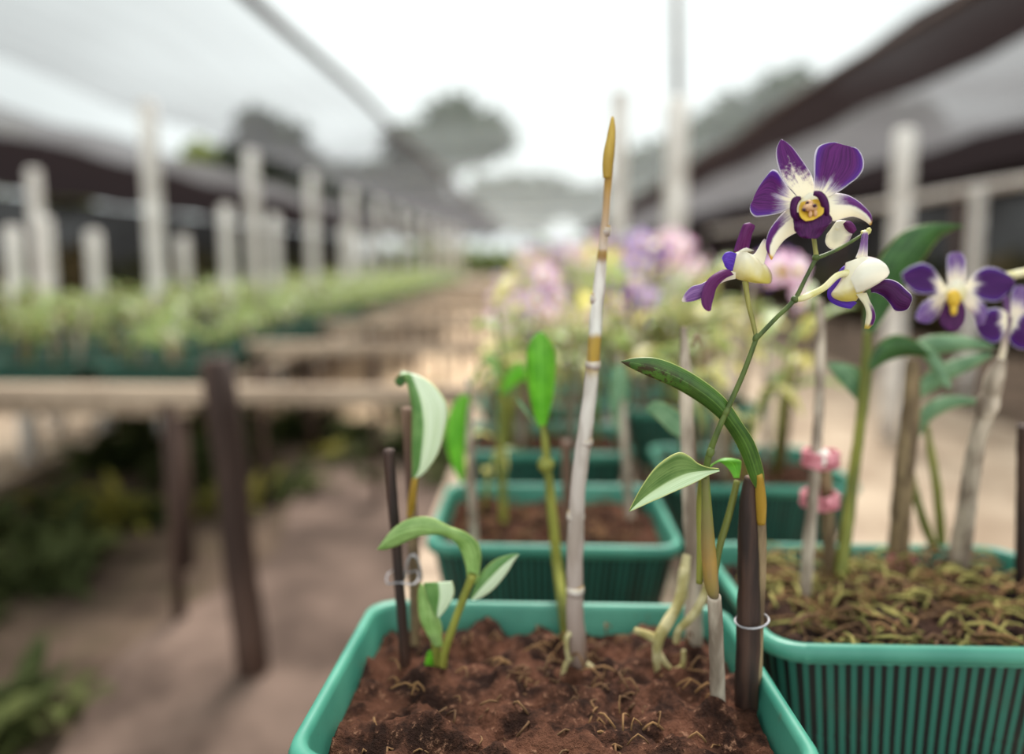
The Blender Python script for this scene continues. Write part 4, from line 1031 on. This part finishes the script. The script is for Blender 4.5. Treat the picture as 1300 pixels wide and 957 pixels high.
plain_cane('short pale cane with drooping bright leaves, left of the tall cane', [(640, 680, .90), (638, 620, .90), (636, 540, .91), (634, 470, .92)], [12, 11, 10, 8], 'cane_green', [
    ([(632, 480, 638, 478, 0, 0), (618, 462, 632, 455, -2, 0), (604, 470, 618, 450, -4, -2), (596, 492, 604, 480, -5, -4)], .91, 'leaf_b'),
    ([(634, 500, 640, 500, 0, 0), (646, 470, 662, 482, -2, 0), (664, 462, 672, 486, -4, -2), (674, 500, 680, 505, -5, -4)], .91, 'leaf_bright')])
# dry moss and fibres on the right tray: uncountable litter
for bx, n, lab, mt, seed, ln in ((T3, 230, 'tangle of olive dry moss on the right-hand tray', 'fiber', 5, .045), (T3, 300, 'brown dry root litter on the right-hand tray', 'fiber2', 9, .04), (NT, 150, 'short coir strands on the nearest tray', 'fiber2', 12, .022), (T2, 120, 'short coir strands on the bare second tray', 'fiber2', 13, .022)):
    random.seed(seed); mb = MB()
    for _ in range(n):
        x = random.uniform(bx[0] + .04, bx[1] - .04); y = random.uniform(bx[2] + .035, bx[3] - .035); a = random.gauss(.3, .9)
        L_ = random.uniform(.4, 1) * ln; c = Vector((x, y, ZT - .012 + random.uniform(-.004, .010) + (.008 if bx is T3 else -.004)))
        dv = Vector((math.cos(a), math.sin(a), 0)); q = random.uniform(.2, 1) * .008
        pts = [c - dv * L_ / 2, c + Vector((0, 0, q)) + Vector((-dv.y, dv.x, 0)) * random.uniform(-.006, .006), c + dv * L_ / 2]
        for p_ in pts:
            p_.x = min(max(p_.x, bx[0] + .02), bx[1] - .02); p_.y = min(max(p_.y, bx[2] + .02), bx[3] - .02)
        mb.tube([Vector(cr([tuple(p_) for p_ in pts], k / 4)) for k in range(5)], random.uniform(.0006, .0018 if ln > .03 else .001), 5)
    tag(mb.build('moss_litter' if mt == 'fiber' else 'coir_strands', M[mt], loc=(bx[0], bx[2], ZT - .02)), lab, 'moss' if mt == 'fiber' else 'coir', kind='stuff')
random.seed(77)

# ------------------------------------------------------------------ blurred orchids farther along
def wleaf(mb, base, az, L, w, droop, rise, mi=0, n=9):
    d = Vector((math.cos(az), math.sin(az), 0)); sd = Vector((-d.y, d.x, 0)); rows = []
    for i in range(n):
        f = i / (n - 1); p = base + d * L * f * (.55 + .45 * (1 - f * .3)) + Vector((0, 0, rise * L * f - droop * L * f * f))
        ww = w * math.sin(math.pi * min(1, .12 + f * .88)) ** .8
        rows.append([p - sd * ww + Vector((0, 0, ww * .35)), p, p + sd * ww + Vector((0, 0, ww * .35))])
    mb.sheet(rows, mi)
def wflower(mb, c, r, face, mi=0):
    """five rounded petals around a centre, facing direction angle `face`"""
    f = Vector((math.cos(face), math.sin(face), .1)).normalized(); s = Vector((-f.y, f.x, 0)).normalized(); u = f.cross(s)
    for k in range(5):
        a = math.pi / 2 + k * 2 * math.pi / 5; d = s * math.cos(a) + u * math.sin(a); e = s * -math.sin(a) + u * math.cos(a)
        wd = .46 if k in (1, 4) else .30; rows = []
        for i in range(6):
            t = i / 5; w = r * wd * math.sin(math.pi * min(1, .1 + t * .86)) ** .7
            p = c + d * r * t + f * r * .25 * math.sin(t * 2.6)
            rows.append([p - e * w, p - f * .002, p + e * w])
        mb.sheet(rows, mi)
    mb.blob(c - u * r * .12 + f * r * .2, (r * .2, r * .2, r * .24), 8, 6, mi + 1)
def bg_orchid(seed, label, group, flower_mat, nfl, hgt, leafm, parts=True, nl=6, cat='orchid', name='potted_orchid'):
    random.seed(seed)
    t = root(name, (0, 0, 0), label, cat, group)
    k = 3; allm = MB(); leaves = MB()
    for i in range(k):
        a = random.uniform(0, 6.28); h = hgt * random.uniform(.55, .85); x, y = .03 * math.cos(a), .03 * math.sin(a)
        pts = [Vector((x, y, -.012)), Vector((x * 1.4, y * 1.4, h * .5)), Vector((x * 2.4, y * 2.4, h))]
        mb = MB(); mb.tube(pts, [.007, .008, .004], 6)
        mb.build('cane', M[('cane_grey', 'cane_green', 'cane_brown')[i]], t)
        for j in range(nl // 2):
            f = .45 + .55 * (j + 1) / (nl // 2); p = pts[0].lerp(pts[2], f)
            lb = MB(); wleaf(lb, p, random.uniform(0, 6.28), random.uniform(.09, .15), random.uniform(.013, .02), random.uniform(.5, 1.0), random.uniform(.5, 1.1))
            lb.build('leaf', M[leafm[j % len(leafm)]], t)
        top = pts[2]
    if nfl:
        a = random.uniform(0, 6.28); tip = Vector((.10 * math.cos(a), .10 * math.sin(a), hgt))
        mb = MB(); sp = [top * .96, top.lerp(tip, .5) + Vector((0, 0, .03)), tip]; mb.tube(sp, [.003, .0025, .0015], 5); mb.build('flower_stem', M['spike'], t)
        for q in range(nfl):
            f = .25 + .75 * q / max(1, nfl - 1); p = sp[0].lerp(sp[2], f) + Vector((random.uniform(-.03, .03), random.uniform(-.03, .03), random.uniform(-.02, .025)))
            fb = MB(); wflower(fb, p, random.uniform(.028, .036), random.uniform(-2.6, -.5)); fb.build('flower', [M[flower_mat], M['yellow']], t)
    index(t); return t
G1 = 'blurred flowering orchids farther along the narrow bench'
GL = {'pinkw': ('out-of-focus pink and white orchid farther along the narrow bench', 'far pink and white orchids'),
      'lav': ('out-of-focus lavender orchid farther along the narrow bench', 'far lavender orchids'),
      'violet': ('out-of-focus violet orchid farther along the narrow bench', 'far violet orchids'),
      None: ('out-of-focus orchid without flowers farther along the narrow bench', 'far leafy orchids')}
protos = []
spec = [('pinkw', 5, .40, ('leaf_bg', 'leaf_bg2')), ('lav', 3, .42, ('leaf_bg', 'leaf_bg3')), (None, 0, .34, ('leaf_bg3', 'leaf_bg')), ('violet', 3, .42, ('leaf_bg2', 'leaf_bg')), ('pinkw', 5, .40, ('leaf_bg2', 'leaf_bg')), (None, 0, .30, ('leaf_bg2', 'leaf_bg3')), ('pinkw', 4, .36, ('leaf_bg2', 'leaf_bg'))]
for i, (fm, nf, hh, lm) in enumerate(spec):
    lab, grp = GL[fm]
    protos.append([bg_orchid(300 + i, lab, grp, fm, nf, hh, lm), False])
random.seed(5)
def place(k, x, y, z, s=1.0):
    pr = protos[k]
    if pr[1]: o = copy_tree(pr[0])
    else: o = pr[0]; pr[1] = True
    o.location = (x, y, z); o.rotation_euler = (0, 0, random.choice((0, .5, -.5, 1.0)) if True else 0); o.scale = (s, s, s)
    return o
cnt = 0
for (x, y) in fartrays:
    for q in range(5 if y < 3.4 else 3 if y < 5 else 2):
        k = (cnt * 3 + q) % 7 if y > 1.5 else 2
        place(k, x + (-.09, .08, .0, -.10, .10)[q] + random.uniform(-.02, .02), y + (-.03, .03, .06, .07, -.06)[q], ZT - .02, random.uniform(.85, 1.12) * (min(1, .52 + .12 * (y - 1.6)) if x < .2 else min(1.1, .85 + .05 * y))); cnt += 1
# two in the tray behind the pink ties, and in the third tray
for x, y, k, s in ((.26, 1.12, 2, .8), (.38, 1.14, 0, .85), (-.06, 1.27, 5, .75), (.05, 1.30, 2, .8), (.13, 1.25, 3, .7), (.30, 1.05, 5, .75), (-.08, .93, 5, .42), (-.03, 1.20, 4, .8)):
    place(k, x, y, ZT - .02, s)
# leafy seedlings on the left bench
sp = []
for i in range(4):
    sp.append([bg_orchid(700 + i, 'blurred leafy seedling in a tray on the wide left bench', 'seedlings on the left bench', None, 0, (.20, .24, .17, .26)[i], (('leaf_bg3', 'leaf_bg'), ('leaf_bg', 'leaf_bg2'), ('leaf_bg', 'leaf_bg3'), ('leaf_bg3', 'leaf_bg'))[i], cat='seedling', name='seedling', nl=6), False])
random.seed(9); protos2 = protos; protos = sp; i = 0
for (x, y) in lefttrays:
    for q in range(2):
        o = place(i % 4, x + (-.1, .1)[q] + random.uniform(-.03, .03), y + random.uniform(-.05, .05), .79, random.uniform(1.0, 1.45)); i += 3 if q else 2

# ------------------------------------------------------------------ weeds on the dark ground
random.seed(21)
def weed(seed, mat, n, r, L):
    random.seed(seed); mb = MB()
    for i in range(n):
        a = random.uniform(0, 6.28); b = Vector((random.uniform(-r, r) * .4, random.uniform(-r, r) * .4, random.uniform(0, .03)))
        wleaf(mb, b, a, L * random.uniform(.5, 1.1), L * random.uniform(.12, .2), random.uniform(.4, 1.1), random.uniform(.6, 1.6), n=6)
    o = mb.build('weed', M[mat], loc=(0, 0, 0)); return o
wp = [weed(1, 'weed', 60, .25, .24), weed(2, 'weed', 50, .28, .18), weed(3, 'weed2', 46, .25, .16)]
for o in wp: tag(o, 'low leafy weed clump on the dark ground beside the muddy path', 'weed', 'weeds beside the path')
used = [False] * 3
random.seed(33)
for i in range(84):
    k = (0, 1, 0, 2, 1)[i % 5]
    if i < 56: x, y = random.uniform(-2.9, -1.12), random.uniform(1.35, 5.2)
    elif i < 70: x, y = random.uniform(-1.2, -.3), random.uniform(3.3, 6.5)
    else: x, y = random.uniform(.7, 1.0), random.uniform(2, 8)
    o = wp[k] if not used[k] else wp[k].copy()
    if used[k]: C.objects.link(o)
    used[k] = True
    s = random.uniform(.6, 1.2); o.location = (x, y, 0.0); o.rotation_euler = (0, 0, random.uniform(0, 6.28)); o.scale = (s, s, s)
